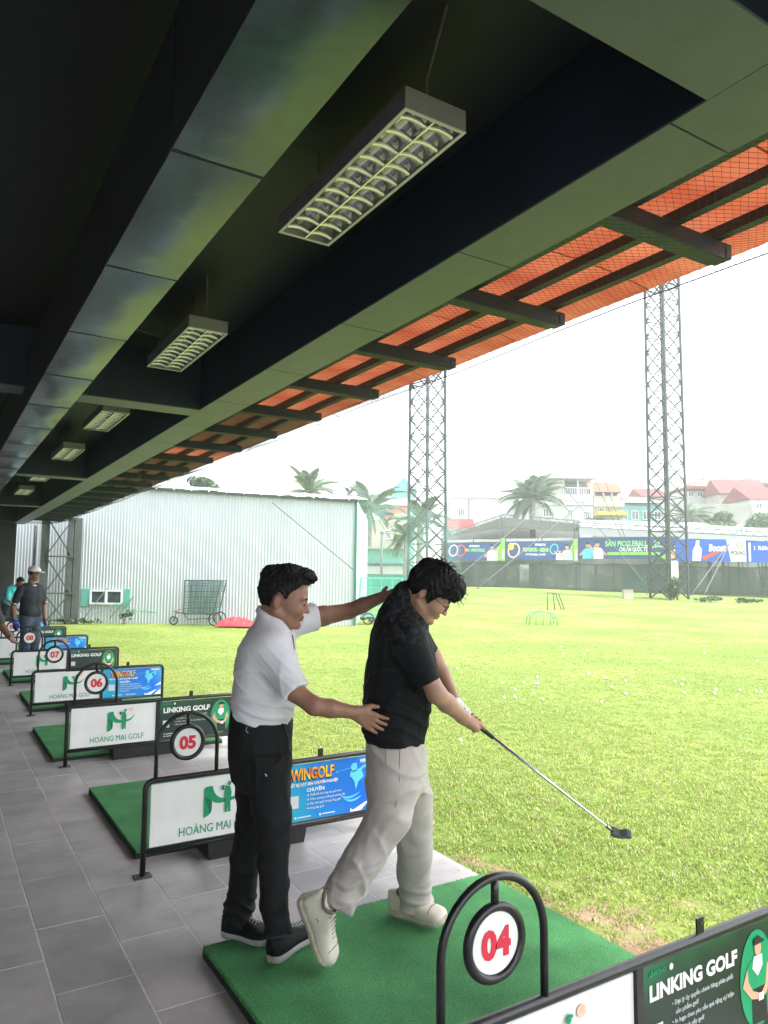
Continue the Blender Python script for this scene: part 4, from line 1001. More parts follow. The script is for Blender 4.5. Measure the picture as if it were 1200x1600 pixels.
# ---------------- student golfer
G = Fig(600, 1480, 3.35, 'man in a black T-shirt and light beige trousers swinging a golf club, wearing glasses', .046)
L = G.L
hc = L(671, 928, 3.36); hR = frame3((.80, -.06, -.60), (.66, -.1, .78)); hs_ = 1.04
S = SDF((-.28, -.42, .0), (.6, .6, 1.78), .0048)
head(S, hc, hR, hs_)
S.cap(hc+hR@np.array([-.05,0,-.03]), L(632, 965, 3.40), .056, .06, .02); S.cap(hc+hR@np.array([-.01,0,-.06]), L(648, 975, 3.39), .05, .055, .02)
S.zloft(G.rows([(965,600,650,3.41,.13),(985,594,660,3.41,.17),(1045,585,668,3.4,.165),(1100,580,660,3.4,.145),(1150,580,652,3.4,.14),(1185,580,652,3.4,.13)]), .03)
S.chain([L(612,1190,3.32), L(607,1278,3.28), L(530,1400,3.2)], [.07,.055,.036], .02); S.chain([L(640,1190,3.46), L(646,1290,3.53), L(648,1405,3.6)], [.07,.055,.036], .02)
sh = L(642, 1000, 3.22); el = L(682, 1084, 3.20); wr = L(722, 1120, 3.33)
S.chain([sh, (sh+el)/2, el], [.045, .043, .041], .015); S.chain([el, el*.6+wr*.4, wr], [.041, .040, .028], .015)
sh2 = L(664, 1000, 3.56); el2 = L(690, 1050, 3.55); wr2 = L(712, 1098, 3.44)
S.chain([sh2, (sh2+el2)/2, el2], [.036, .038, .036], .01); S.chain([el2, wr2], [.036, .027], .015)
# grip: shaft line
gp = V3(*L(716, 1110, 3.40)); ch = V3(*L(958, 1299, 3.62)); sdv = (ch-gp).normalized()
def fist(S, c, k=.004, s_=1.0, flip=1, thumbdir=1):
    """c on the shaft; four fingers wrapping the shaft, back of hand towards -x/-y camera side"""
    c = Vector(c); up = Vector((0, 0, 1)); n1 = (Vector((-.55, -.75*flip, .35))); n1 = (n1-sdv*n1.dot(sdv)).normalized(); n2 = sdv.cross(n1).normalized()
    S.ell(tuple(c+n1*.020+n2*.006), (.046*s_, .026*s_, .034*s_), frame3(sdv, n1), .01)
    for i in range(4):
        o = c+sdv*(.033-.022*i)*s_; r = .0272*s_
        pts = []
        for a in (35, -25, -85, -150, -205):
            pts.append(tuple(o+n1*r*math.sin(R(a))*-1+n2*r*math.cos(R(a))))
        pts = [tuple(o+(n1*math.cos(R(a))+n2*math.sin(R(a)))*r) for a in (20, 75, 130, 185, 240)]
        S.chain(pts, [.0115*s_, .0108*s_, .0102*s_, .0098*s_, .009*s_], .003)
    S.cap(tuple(c+n1*.028+n2*-.012-sdv*.02), tuple(c+n1*.024-n2*.016+sdv*.028), .0125*s_, .0112*s_, .006)
    S.cap(tuple(c+n1*.024-n2*.016+sdv*.028), tuple(c+n1*.018-n2*.012+sdv*.062), .0108*s_, .009*s_, .004)
c1 = gp+sdv*.085; fist(S, c1)
S.cap(wr, tuple(c1+V3(-.028,-.022,.01)), .028, .027, .02)
S.cap(wr2, tuple(gp+sdv*.0+V3(-.02,.02,.02)), .026, .025, .015)
bm = S.mesh('body', [M_skin2, M_lip2, M_hair]); color_faces(bm, face_rules(hc, hR, hs_, 1, 2)); G.add('body', bm)
# glove on the left hand
S = SDF(tuple(gp-V3(.13,.13,.13)), tuple(gp+V3(.13,.13,.15)), .0042)
fist(S, gp+sdv*.004, .004, 1.06, -1); S.cap(tuple(wr2*.75+np.array(gp)*.25), tuple(gp+V3(-.015,.015,.015)), .034, .031, .012); S.disp(wav(5, 2, .004, 60))
G.add('glove', S.mesh('glove', mat('white_glove', (.62,.62,.6), .6, var=.08, vs=30, bump=.2, bs=70)))
hl = [(-.14,-.085),(-.09,-.085),(-.06,-.06),(-.04,-.01),(-.02,.022),(.0,-.02),(.02,-.03),(.035,.015),(.055,.03),(.07,.035),(.16,.035)]
cl = [((.025,0,.112),(.08,.07,.035)),((-.05,0,.09),(.07,.07,.05)),((.08,0,.09),(.04,.056,.042)),((.09,-.03,.062),(.03,.033,.028)),((.098,.03,.067),(.028,.03,.028)),((.05,-.055,.09),(.05,.032,.05)),((-.085,-.02,.04),(.04,.06,.05)),((.0,-.06,.08),(.06,.035,.055)),((.102,0,.095),(.024,.03,.02))]
ho = G.add('hair', hair(hc, hR, hs_, .021, hl, cl, 2.0, hc-.2, hc+.23, .004, .0032))
T_ = lambda x, y, z: V3(*(hc+hR@(np.array([x, y, z])*hs_)))
wb = MB(); rnd = random.Random(4)
for i in range(60):      # loose wavy locks round the crown and fringe
    a = rnd.uniform(-.9, 1.25); sy = rnd.uniform(-.07, .05); r0 = .119+rnd.uniform(-.015, .01)
    p = [(r0*math.sin(a)*.92, sy, .035+r0*math.cos(a)*.9)]; da = rnd.uniform(.08, .22); ph = rnd.uniform(0, 6)
    for j in range(1, 7):
        aa = a+da*j/3; rr = r0+.012*j*rnd.uniform(.1, .6)+.004*math.sin(ph+j*1.3); p.append((rr*math.sin(aa)*.95, sy+.006*math.sin(j+ph), .035+rr*math.cos(aa)*.92))
    wb.tube([T_(*q) for q in p], [.0026*(1-j/8) for j in range(7)], 5)
wb.build('hair_locks', M_hair, ho)
strands(G, ho, hc, hR, hs_, .023, 520, .05, .0014, 8, (-1.4, 1.3), .16)
# glasses
gl = MB(); M_gl = mat('glasses_frame', (.01,.01,.012), .3, .3)
for sy in (-1, 1): 
    gl.tube([T_(.098+.004*math.cos(t), sy*.034+.026*math.cos(t), -.006+.02*math.sin(t)) for t in [2*math.pi*i/18 for i in range(18)]], .0017, 6, closed=True)
    gl.tube([T_(.096, sy*.06, .0), T_(.06, sy*.077, .004), T_(-.015, sy*.082, .006)], .002, 6)
gl.tube([T_(.1, -.008, 0), T_(.104, 0, .003), T_(.1, .008, 0)], .0017, 6); gl.build('glasses', M_gl, G.o)
# T-shirt
S = SDF((-.28, -.4, .85), (.38, .52, 1.62), .0052)
S.cap(L(636,934,3.385), L(634,968,3.4), .073, .11, .03)
S.zloft(G.rows([(930,608,634,3.42,.06),(944,597,646,3.41,.10),(962,589,660,3.41,.15),(982,583,669,3.41,.19),(1010,577,678,3.4,.205),(1045,573,681,3.4,.198),(1075,570,679,3.4,.182),(1100,570,671,3.4,.178),(1125,568,667,3.4,.18),(1140,567,665,3.4,.182),(1153,571,662,3.4,.182)]), .02)
S.cap(L(638,1000,3.24), L(668,1068,3.19), .08, .058, .03, flat=Vector(el-sh)); S.cap(L(654,1000,3.53), L(672,1020,3.54), .066, .046, .03, flat=Vector(el2-sh2))
S.cap(hc+hR@np.array([-.05,0,-.01]), L(643, 968, 3.385), .060, .058, .004, 's')
S.disp(wav(10, 11, .010, 24))
S.disp(lambda x, y, z: -.006*np.maximum(0, np.sin(z*95+x*18+3*np.sin(y*12+x*9)))*np.exp(-((z-1.0)/.1)**2))
M_tee = mat('black_tshirt', (.0035,.004,.0055), .8, spec=.2, var=.15, vs=6, bump=.1, bs=300, dist=.001)
def tee_print():
    N = M_tee.node_tree.nodes; Lk = M_tee.node_tree.links; b = N['Principled BSDF']
    tc = N.new('ShaderNodeTexCoord'); n = N.new('ShaderNodeTexNoise'); n.inputs['Scale'].default_value = 38; n.inputs['Detail'].default_value = 9; n.inputs['Distortion'].default_value = .5
    Lk.new(tc.outputs['Object'], n.inputs['Vector'])
    sx = N.new('ShaderNodeSeparateXYZ'); Lk.new(tc.outputs['Object'], sx.inputs[0])
    mz = N.new('ShaderNodeMapRange'); mz.inputs[1].default_value = 1.24; mz.inputs[2].default_value = 1.42; Lk.new(sx.outputs[2], mz.inputs[0])
    r = N.new('ShaderNodeValToRGB'); r.color_ramp.elements[0].position = .5; r.color_ramp.elements[0].color = (.005,.006,.008,1); r.color_ramp.elements[1].position = .62; r.color_ramp.elements[1].color = (.034,.034,.042,1)
    Lk.new(n.outputs['Fac'], r.inputs[0]); mx = N.new('ShaderNodeMix'); mx.data_type = 'RGBA'; Lk.new(mz.outputs[0], mx.inputs[0]); mx.inputs[6].default_value = (.005,.006,.008,1); Lk.new(r.outputs[0], mx.inputs[7]); Lk.new(mx.outputs[2], b.inputs['Base Color'])
tee_print(); crease(M_tee, 7, .6, .02)
G.add('t_shirt', S.mesh('t_shirt', M_tee))
# trousers
S = SDF((-.4, -.36, .02), (.36, .48, 1.06), .0056)
S.zloft(G.rows([(1130,574,659,3.4,.15),(1150,572,661,3.4,.158),(1180,571,665,3.4,.17),(1210,574,665,3.4,.165),(1230,580,660,3.41,.14)]), .02)
S.chain([L(614,1175,3.33), L(613,1230,3.31), L(607,1276,3.28), L(569,1340,3.24)], [.11, .108, .094, .083], .03)
S.cap(L(569,1340,3.24), L(525,1411,3.19), .083, .074, .02, flat=L(530,1412,3.2)-L(569,1340,3.24))
S.zloft(G.rows([(1175,602,665,3.47,.11),(1215,610,670,3.48,.11),(1250,614,675,3.5,.1),(1290,617,675,3.53,.09),(1330,620,674,3.56,.083),(1370,623,673,3.59,.078),(1402,624,673,3.61,.078),(1412,622,674,3.61,.08)]), .03)
S.disp(wav(12, 21, .013, 20))
kn = L(607, 1262, 3.25); an = L(548, 1375, 3.2)
S.disp(lambda x, y, z: -.007*np.maximum(0, np.sin((z*.5-x*1.1)*70+4*np.sin(x*14+z*9)+3*np.sin(y*15)))*np.exp(-((x-kn[0])**2+(z-kn[2])**2)/.010) - .008*np.maximum(0, np.sin((z*1.1-x*.3)*85+3*np.sin(y*17+x*11)+2*np.sin(x*31)))*np.exp(-((x-an[0])**2+(z-an[2])**2)/.008) - .006*np.maximum(0, np.sin(z*110+x*20))*np.exp(-((z-.12)/.07)**2)*(x > .08))
M_chino = mat('beige_chino', (.41,.365,.345), .7, var=.05, vs=9, bump=.15, bs=280, dist=.001, sheen=.15)
crease(M_chino, 6, .7, .03)
pt = G.add('trousers', S.mesh('trousers', M_chino))
M_seam = mat('chino_seam', (.24,.22,.2), .8)
MB().tube([V3(*L(627,1152,3.238)), V3(*L(630,1160,3.235)), V3(*L(627,1168,3.233))], .006, 6).build('pocket_button', M_dk, pt)
MB().tube([V3(*L(602,1153,3.232)), V3(*L(603,1195,3.213))], .0014, 4).tube([V3(*L(625,1170,3.225)), V3(*L(624,1225,3.205)), V3(*L(618,1262,3.19))], .0014, 4).build('seam', M_seam, pt)
M_shw = mat('cream_leather', (.6,.56,.47), .5, var=.1, vs=14, bump=.15, bs=80, dist=.003); M_solc = mat('cream_sole', (.5,.44,.34), .65, var=.2, vs=14, bump=.2, bs=60)
M_lin = mat('taupe_lining', (.13,.11,.1), .8); M_lac = mat('cream_lace', (.65,.6,.52), .7)
shoe(G.o, L(467,1401,3.17), L(511,1508,3.16), (.88, -.34, .38), .112, [M_shw, M_solc, M_lac, M_lin], hsc=1.22, ot=.2)
shoe(G.o, L(612,1424,3.66), L(697,1444,3.50), (0, 0, 1), .112, [M_shw, M_solc, M_lac, M_lin], roll=.16, hsc=1.12, ot=.33)
MB().tube([V3(*L(496,1420,3.18)), V3(*L(503,1405,3.185)), V3(*L(516,1394,3.19)), V3(*L(535,1380,3.2))], [.036,.036,.036,.038], 20).build('sock', mat('white_sock', (.6,.6,.62), .8, bump=.3, bs=150), G.o)
# golf club
club = empty('golf_club', (0,0,0), 0, 'steel shafted golf iron with black grip held low in front of the golfer', 'golf club')
club.location = G.root; club.rotation_euler = (0, 0, -YAW)
MB().tube([gp-sdv*.06, gp+sdv*.0, gp+sdv*.215], [.0135,.013,.0095], 12).build('grip', mat('grip_rubber', (.01,.01,.011), .7, bump=.3, bs=200, dist=.001), club)
MB().tube([gp+sdv*.21, ch-sdv*.05, ch], [.0068,.005,.0062], 12).build('shaft', mat('steel_shaft', (.55,.56,.58), .22, 1.0), club)
hb = MB(); xd = V3(.92, -.25, -.02).normalized(); zd = V3(.1, .1, 1).normalized()
P_ = lambda a, b, c: ch+xd*a+V3(-.25,-.93,.25).normalized()*b+zd*c
o_ = [(-.012,.018),(.0,.022),(.03,.012),(.062,.02),(.08,.012),(.086,-.006),(.075,-.022),(.04,-.03),(.005,-.028),(-.012,-.015)]
hb.loft([[P_(a,-.006,c) for a, c in o_], [P_(a*1.0,.003,c) for a, c in o_], [P_(a,.012,c*.3-.018) for a, c in o_]], smooth=False)
hb.tube([ch-sdv*.045, ch+sdv*.006], [.0075,.0085], 10).build('club_head', mat('iron_head', (.16,.17,.17), .28, .9), club)

# ---------------- other people (generic builder, metres in the figure's own frame: x forward, y left)
def simple_person(loc, rz, label, H_=1.7, skin=None, shirt=(.05,.06,.09), trous=(.03,.04,.07), hat=None, lean=0, headturn=0, arms=None, glove=None, cuffs=None, bend=0, h=.009):
    o = empty('person', loc, rz, label, 'person'); k = H_/1.72
    P = lambda x, y, z: np.array([x, y, z])*k
    def bendp(p):   # lean the part above the hips forward
        p = np.array(p, float)/k; 
        if p[2] > .92: r = p[2]-.92; p = np.array([p[0]*math.cos(bend)+r*math.sin(bend), p[1], .92+r*math.cos(bend)-p[0]*math.sin(bend)])
        return p*k
    Bp = lambda x, y, z: bendp(P(x, y, z))
    S = SDF(P(-.45,-.5,-.02), P(.75,.5,1.85), h)
    hcc = Bp(.03, 0, 1.60); Rm = frame3((math.cos(headturn), math.sin(headturn), -.12-bend*.8), (math.sin(bend)*.7, 0, 1))
    head(S, hcc, Rm, .98*k); S.cap(hcc-np.array([.03,0,.05]), Bp(-.02,0,1.42), .055, .06, .02)
    S.cap(Bp(-.02,0,1.3), Bp(-.01,0,1.0), .1, .09, .02)
    for sy in (-1, 1):
        S.chain([P(0,sy*.085,.88), P(.02,sy*.095,.5), P(-.01,sy*.1,.08)], [.07,.05,.04], .02)
        pts = arms[0 if sy > 0 else 1] if arms else [(-.02,sy*.19,1.36), (-.04,sy*.27,1.1), (.05,sy*.25,.86)]
        q = [Bp(*p) if len(p) == 3 else P(*p[:3]) for p in pts]
        S.chain(q, [.048,.04,.028], .012); hd = Vector(q[2]-q[1]).normalized()
        hand(S, q[2], hd, (1, 0, .2) if abs(hd.x) < .8 else (0, -sy, .3), .92, curl=(.3,.4,.3))
    bm = S.mesh('body', [skin or M_skin, M_lip, M_hair]); color_faces(bm, face_rules(hcc, Rm, .98*k, 1, 2)); inst('body', bm, o)
    S = SDF(P(-.45,-.5,.8), P(.6,.5,1.6), h)
    for a, b, ra, rb in (((-.02,.1,1.36),(-.02,-.1,1.36),.1,.1), ((-.015,.05,1.2),(-.015,-.05,1.2),.135,.135), ((-.0,.05,.98),(-.0,-.05,.98),.13,.13)): S.cap(Bp(*a), Bp(*b), ra, rb, .05)
    S.cap(Bp(-.02,.06,1.3), Bp(0,.06,1.0), .12, .115, .04); S.cap(Bp(-.02,-.06,1.3), Bp(0,-.06,1.0), .12, .115, .04)
    cuffp = []
    for sy in (-1, 1):
        pts = arms[0 if sy > 0 else 1] if arms else [(-.02,sy*.19,1.36), (-.04,sy*.27,1.1), (.05,sy*.25,.86)]
        a = Bp(*pts[0]); b = Bp(*pts[1]) if len(pts[1]) == 3 else P(*pts[1][:3]); e_ = a+(b-a)*.86; S.cap(a, e_, .064, .056, .03); cuffp.append((a, e_))
    S.disp(wav(7, int(H_*100), .012, 26))
    c_ = crease(mat('shirt_cloth', shirt, .75, var=.12, vs=8, bump=.1, bs=200), 7, .5, .02)
    so = inst('shirt', S.mesh('shirt', c_), o)
    if cuffs:
        m = MB()
        for a, e_ in cuffp: m.tube([V3(*(e_*1.0)), V3(*(e_+(e_-a)*.07))], .058, 14)
        cc = Bp(-.0,0,1.43); m.tube([V3(*cc)+V3(.062*math.cos(t), .068*math.sin(t), .0-.02*math.cos(t)) for t in [2*math.pi*i/16 for i in range(16)]], .013, 6, closed=True)
        m.build('shirt_trim', mat('shirt_trim', cuffs, .7), so)
    S = SDF(P(-.35,-.35,.03), P(.35,.35,1.08), h)
    S.cap(P(-.01,.055,.97), P(-.01,-.055,.97), .115, .115, .04); S.cap(P(-.02,.06,.86), P(-.02,-.06,.86), .115, .115, .04)
    for sy in (-1, 1): S.chain([P(0,sy*.085,.86), P(.02,sy*.1,.5), P(-.01,sy*.1,.08)], [.098,.078,.062], .03)
    S.disp(wav(8, 5, .014, 24)); inst('trousers', S.mesh('trousers', mat('trouser_cloth', trous, .75, var=.2, vs=7, bump=.1, bs=200)), o)
    for sy in (-1, 1): shoe(o, P(-.09,sy*.1,.0), P(.18,sy*.12,.0), (0,0,1), .1, [M_sup, M_solg, M_lacew, M_dk])
    if hat:
        S = SDF(hcc-.2, hcc+.24, .006); T = lambda x, y, z: hcc+Rm@(np.array([x, y, z])*k)
        S.ell(T(-.008,0,.06), np.array([.112,.09,.082])*k, Rm, 0); S.cutplane(T(0,0,.045), -Rm[:, 2]); S.ell(T(.12,0,.052), np.array([.075,.07,.008])*k, Rm, .006)
        S.ell(T(-.008,0,.142), np.array([.01,.01,.006]), Rm, .003)
        inst('cap', S.mesh('cap', mat('cap_cloth', hat, .7, var=.05, vs=20)), o)
    hl_ = [(-.14,-.06),(-.06,-.055),(-.045,.0),(-.015,.02),(.0,-.02),(.02,-.01),(.04,.05),(.07,.085),(.16,.085)]
    inst('hair', hair(hcc, Rm, .98*k, .008 if hat else .016, hl_, [], 1.5, hcc-.18, hcc+.2, .006, .003), o)
    if glove:
        q = [Bp(*p) for p in arms[glove[0]]]; S = SDF(q[2]-.22, q[2]+.22, .006); hd = Vector(q[2]-q[1]).normalized()
        hand(S, q[2], hd, (1, 0, .2), 1.06, curl=(.3,.4,.3)); S.cap(q[2]-np.array(hd)*.02, q[2]+np.array(hd)*.03, .038, .034, .01)
        inst('glove', S.mesh('glove', mat('glove_cloth', glove[1], .6, var=.1, vs=30)), o)
    return o
simple_person((1.44, 13.5, .046), R(-52), 'standing man in white cap and dark polo shirt with blue glove behind divider 08', 1.73, shirt=(.010,.013,.022), trous=(.035,.05,.09), hat=(.72,.72,.72), headturn=.12,
    arms=[[(-.02,.19,1.36), (.02,.25,1.1), (.08,.22,.87)], [(-.03,-.2,1.36), (-.09,-.27,1.09), (-.06,-.26,.83)]], glove=(1, (.01,.03,.25)), cuffs=(.7,.68,.65), h=.008)
simple_person((1.72, 20.9, .046), R(-62), 'man in a turquoise shirt bending forward at the far end of the bays', 1.66, shirt=(.08,.52,.56), trous=(.012,.012,.014), bend=.62, headturn=0,
    arms=[[(-.02,.18,1.34), (.16,.2,1.14), (.40,.06,1.04)], [(-.02,-.18,1.34), (.16,-.2,1.14), (.40,-.02,1.02)]], h=.01)
simple_person((.36, 8.2, 0), R(-60), 'person cut off by the left edge of the photo, only a hand showing', 1.7, shirt=(.03,.03,.03), trous=(.02,.02,.025), h=.01,
    arms=[[(-.02,.19,1.36), (.05,.27,1.16), (.235,.26,1.04)], [(-.02,-.19,1.36), (-.04,-.27,1.1), (.03,-.25,.86)]])

# ================================================================== BACKGROUND
Rz = -YAW
def face_empty(name, px, d, label, cat, z=None, extra=0, group=None):
    p = W(px, 900, d); zz = float(ground_z(p.x, p.y)) if z is None else z
    return empty(name, (p.x, p.y, zz), Rz+extra, label, cat, group)
def zof(py, d, px=600): return W(px, py, d).z
# ---------------- warehouse
Aw, Bw = Vector((4.636, 27.62, 0)), Vector((9.765, 24.317, 0)); dw = (Bw-Aw).normalized()
def wall_hit(px, py=900):
    r = ray(px, py); # solve (r*t - A) x d = 0
    n = Vector((-dw.y, dw.x, 0)); t = (Aw.dot(n))/(r.x*n.x+r.y*n.y); p = Vector((0,0,CAMH))+r*t; return (p-Aw).dot(dw), p.z
uR = wall_hit(553)[0]; uL = wall_hit(10)[0]-2
wh = empty('warehouse', (Aw.x, Aw.y, 0), math.atan2(dw.y, dw.x), 'pale corrugated metal warehouse with a low white roof beside the field', 'warehouse')
zR = wall_hit(553, 781)[1]; zM = wall_hit(250, 763)[1]; sl_ = (zR-zM)/(uR-wall_hit(250)[0])
ztop = lambda u: zR+sl_*(u-uR) if u > wall_hit(200)[0] else zR+sl_*(wall_hit(200)[0]-uR)-.02*(u-wall_hit(200)[0])*-1
M_corr = mat('pale_metal_sheet', (.5,.545,.565), .5, var=.05, vs=1.1, vscale=(1,1,.2))
M_whroof = mat('white_roof_metal', (.62,.65,.65), .5); M_gutter = mat('dark_gutter', (.07,.09,.1), .5); M_dgreen = mat('green_trim', (.03,.16,.11), .5)
wd = .99; u = uL
while u < uR-.01:
    u1 = min(u+wd, uR); mb = MB(); n = 9; pitch = .11; vs = []; x = u
    prof = []
    while x < u1-1e-4:
        for dx, dy in ((0,0), (.07,0), (.08,-.022), (.10,-.022)):
            if x+dx <= u1: prof.append((x+dx, dy))
        x += pitch
    prof.append((u1-.0005, 0))
    zt0 = lambda q: ztop(q)-.02
    for a, b in prof: vs += [(a, b, -.3), (a, b, zt0(a))]
    mb.add(vs, [[2*i, 2*i+2, 2*i+3, 2*i+1] for i in range(len(prof)-1)])
    mb.build('wall_sheet', M_corr, wh); u += wd
us = np.linspace(uL, uR+.12, 14)
rf = MB(); vs = []
for a in us: vs += [(a, -.25, ztop(a)), (a, 9.0, ztop(a)+1.0), (a, -.25, ztop(a)+.10)]
rf.add(vs, [[3*i+2, 3*i+5, 3*i+4, 3*i+1] for i in range(len(us)-1)]+[[3*i, 3*i+3, 3*i+5, 3*i+2] for i in range(len(us)-1)]+[[3*i, 3*i+1, 3*i+4, 3*i+3] for i in range(len(us)-1)]+[[0,2,1], [3*13,3*13+1,3*13+2]])
rf.build('roof', M_whroof, wh)
gt = MB()
for i in range(len(us)-1): gt.bar((us[i], -.14, ztop(us[i])-.05), (us[i+1], -.14, ztop(us[i+1])-.05), .10, .07)
gt.build('gutter', M_gutter, wh)
cl_ = MB()
for a in np.arange(uL+.5, uR, .62): cl_.box((a-.02, -.27, ztop(a)-.06), (a+.02, -.2, ztop(a)+.11))
tag(cl_.build('gutter_clip', M_whroof, wh), kind='stuff')
MB().box((uR-.02, -.05, -.3), (uR+.08, 9, ztop(uR)-.03)).build('side_wall', M_corr, wh)
MB().box((uR+.0, -.07, -.3), (uR+.09, -.03, ztop(uR)-.02)).build('corner_trim', M_dgreen, wh)
# window with green side strips
wa, za = wall_hit(141, 944); wb_, zb = wall_hit(193, 922)
wn = MB(); fw = .06; M_wf = mat('white_window_frame', (.75,.77,.77), .5); M_glass = mat('dark_glass', (.05,.075,.08), .12, var=.4, vs=3)
for a, b in (((wa,za),(wb_,za+fw)), ((wa,zb-fw),(wb_,zb)), ((wa,za+fw),(wa+fw,zb-fw)), ((wb_-fw,za+fw),(wb_,zb-fw)), (((wa+wb_)/2-.04,za+fw),((wa+wb_)/2+.04,zb-fw))): wn.box((a[0], -.09, a[1]), (b[0], -.03, b[1]))
wno = wn.build('window', M_wf, wh)
for a, b in ((wa+fw, (wa+wb_)/2-.04), ((wa+wb_)/2+.04, wb_-fw)): MB().box((a, -.05, za+fw), (b, -.035, zb-fw)).build('pane', M_glass, wno)
for a, b in ((wa-.32, wa-.02), (wb_+.02, wb_+.26)): MB().box((a, -.06, za-.06), (b, -.03, zb+.03)).build('shutter_strip', mat('mint_strip', (.12,.42,.33), .6) if 'mint_strip' not in MATS else MATS['mint_strip'], wh)
# dumped green netting against the wall
def wpt(u, y, z): return Vector((Aw.x, Aw.y, 0))+dw*u+Vector((-dw.y, dw.x, 0))*y+Vector((0,0,z))
M_gnet = netmat('green_netting', (.1,.5,.4), .5)
gn = empty('green_net', wpt(wall_hit(160)[0], -.3, 0), math.atan2(dw.y, dw.x), 'torn strip of green netting hanging diagonally below the warehouse window', 'net')
nb2 = MB(); vs = []; u0_ = wall_hit(160)[0]
for px_, zz, hw in ((140,.0,.16), (152,.2,.15), (166,.4,.14), (180,.56,.10), (188,.60,.05), (198,.5,.04), (210,.42,.03), (222,.36,.02), (250,.33,.015)):
    uu = wall_hit(px_)[0]-u0_; vs += [(uu-hw, .04*math.sin(uu*7), zz-hw*.4+.02), (uu+hw, .04*math.cos(uu*5), zz+hw*.4+.06)]
nb2.add(vs, [[2*i, 2*i+2, 2*i+3, 2*i+1] for i in range(8)], 0, True).build('net_strip', M_gnet, gn)
# ---------------- leafy plants / bushes
M_leaf = [mat('leaf_a', (.05,.11,.03), .55, transl=.25), mat('leaf_b', (.085,.15,.04), .55, transl=.25), mat('leaf_c', (.03,.075,.025), .55, transl=.2)]
M_bark = mat('bark', (.12,.1,.075), .9, var=.3, vs=12, bump=.4, bs=20)
def foliage(mb, c, rad, n, size, rnd, mi=(0,1,2), flat_=.75, clumps=7):
    cs = []
    for _ in range(clumps):
        v = Vector((rnd.gauss(0,1), rnd.gauss(0,1), rnd.gauss(0,1))).normalized(); cs.append((Vector(c)+Vector((v.x*rad[0], v.y*rad[1], v.z*rad[2]))*rnd.uniform(.25,.75), rnd.uniform(.35,.6), rnd.choice(mi)))
    for i in range(n):
        cc, rr, mm = rnd.choice(cs); v = Vector((rnd.gauss(0,1), rnd.gauss(0,1), rnd.gauss(0,1))).normalized()*rnd.uniform(.3,1)**.5
        p = cc+Vector((v.x*rad[0]*rr, v.y*rad[1]*rr, v.z*rad[2]*rr)); s_ = size*rnd.uniform(.6,1.4)
        a = Vector((rnd.gauss(0,1), rnd.gauss(0,1), rnd.gauss(0,.5))).normalized(); b = a.cross(Vector((rnd.gauss(0,1), rnd.gauss(0,1), rnd.gauss(0,1)))).normalized()
        mb.add([p-a*s_, p-b*s_*.5, p+a*s_, p+b*s_*.5], [(0,1,2,3)], mm if rnd.random() < .7 else rnd.choice(mi))
def plant(name, loc, rad, n, size, label, cat, seed, trunk=0, group=None):
    rnd = random.Random(seed); t = empty(name, loc, 0, label, cat, group)
    mb = MB(); foliage(mb, (0,0,trunk+rad[2]), rad, n, size, rnd); mb.build('crown' if trunk else 'foliage', M_leaf, t)
    tb_ = MB(); 
    for k in range(4): tb_.tube([(0,0,-.05), (rnd.uniform(-.1,.1)*rad[0], rnd.uniform(-.1,.1)*rad[0], trunk*.7+rad[2]*.3), (rnd.uniform(-.6,.6)*rad[0], rnd.uniform(-.6,.6)*rad[1], trunk+rad[2]*rnd.uniform(.8,1.4))], [.05*rad[2]*1.2, .035*rad[2], .01*rad[2]], 5)
    tb_.build('trunk' if trunk else 'stem', M_bark, t); return t
plant('weed', wpt(wall_hit(205)[0], -.5, 0), (.3,.2,.22), 80, .06, 'small leafy weed growing in front of the warehouse wall', 'plant', 2, .12)
for i, (px_, nn) in enumerate(((118, 200), (150, 150))):
    plant('weed', wpt(wall_hit(px_)[0], -.8, 0), (.7,.3,.09), nn//2, .07, ['low tangled weeds at the foot of the lattice column', 'low straggly weeds below the warehouse window'][i], 'plant', 30+i)
# ---------------- ball collecting cage cart by the wall
M_cage = mat('cage_green_steel', (.06,.12,.11), .5, .4); M_mesh = netmat('cage_mesh', (.12,.2,.19), .62); M_tyre = mat('tyre', (.02,.02,.02), .8)
cc_ = empty('cage_cart', wpt(wall_hit(325)[0], -1.1, 0), math.atan2(dw.y, dw.x), 'three-wheeled cart with a tall grey-green mesh cage standing by the warehouse', 'cart')
f_ = lambda *b: b
P8 = {}
def cage(parent, w0, w1, d, z0, z1, lean, nx=6, nz_=6, mt=M_cage, ms=M_mesh, name='cage'):
    fr = MB(); 
    for y in (0, d):
        pts = [(-w0/2,y,z0), (w0/2,y,z0), (w1/2+lean,y,z1), (-w1/2+lean,y,z1)]
        for i in range(4): fr.bar(pts[i], pts[(i+1) % 4], .035)
    for a, b in (((-w0/2,0,z0),(-w0/2,d,z0)), ((w0/2,0,z0),(w0/2,d,z0)), ((w1/2+lean,0,z1),(w1/2+lean,d,z1)), ((-w1/2+lean,0,z1),(-w1/2+lean,d,z1))): fr.bar(a, b, .035)
    fo = fr.build(name+'_frame', mt, parent)
    g = MB()
    for y in (0, d):
        for i in range(1, nx*2): t = i/(nx*2); g.bar((-w0/2+w0*t, y, z0), (-w1/2+lean+w1*t, y, z1), .009 if i % 2 else .018)
        for i in range(1, nz_*2): t = i/(nz_*2); g.bar((-w0/2*(1-t)+(-w1/2+lean)*t, y, z0+(z1-z0)*t), (w0/2*(1-t)+(w1/2+lean)*t, y, z0+(z1-z0)*t), .009 if i % 2 else .018)
    g.build(name+'_grid', mt, fo)
    MB().add([(-w0/2,d*.5,z0),(w0/2,d*.5,z0),(w1/2+lean,d*.5,z1),(-w1/2+lean,d*.5,z1)], [(0,1,2,3)]).build(name+'_mesh', ms, fo)
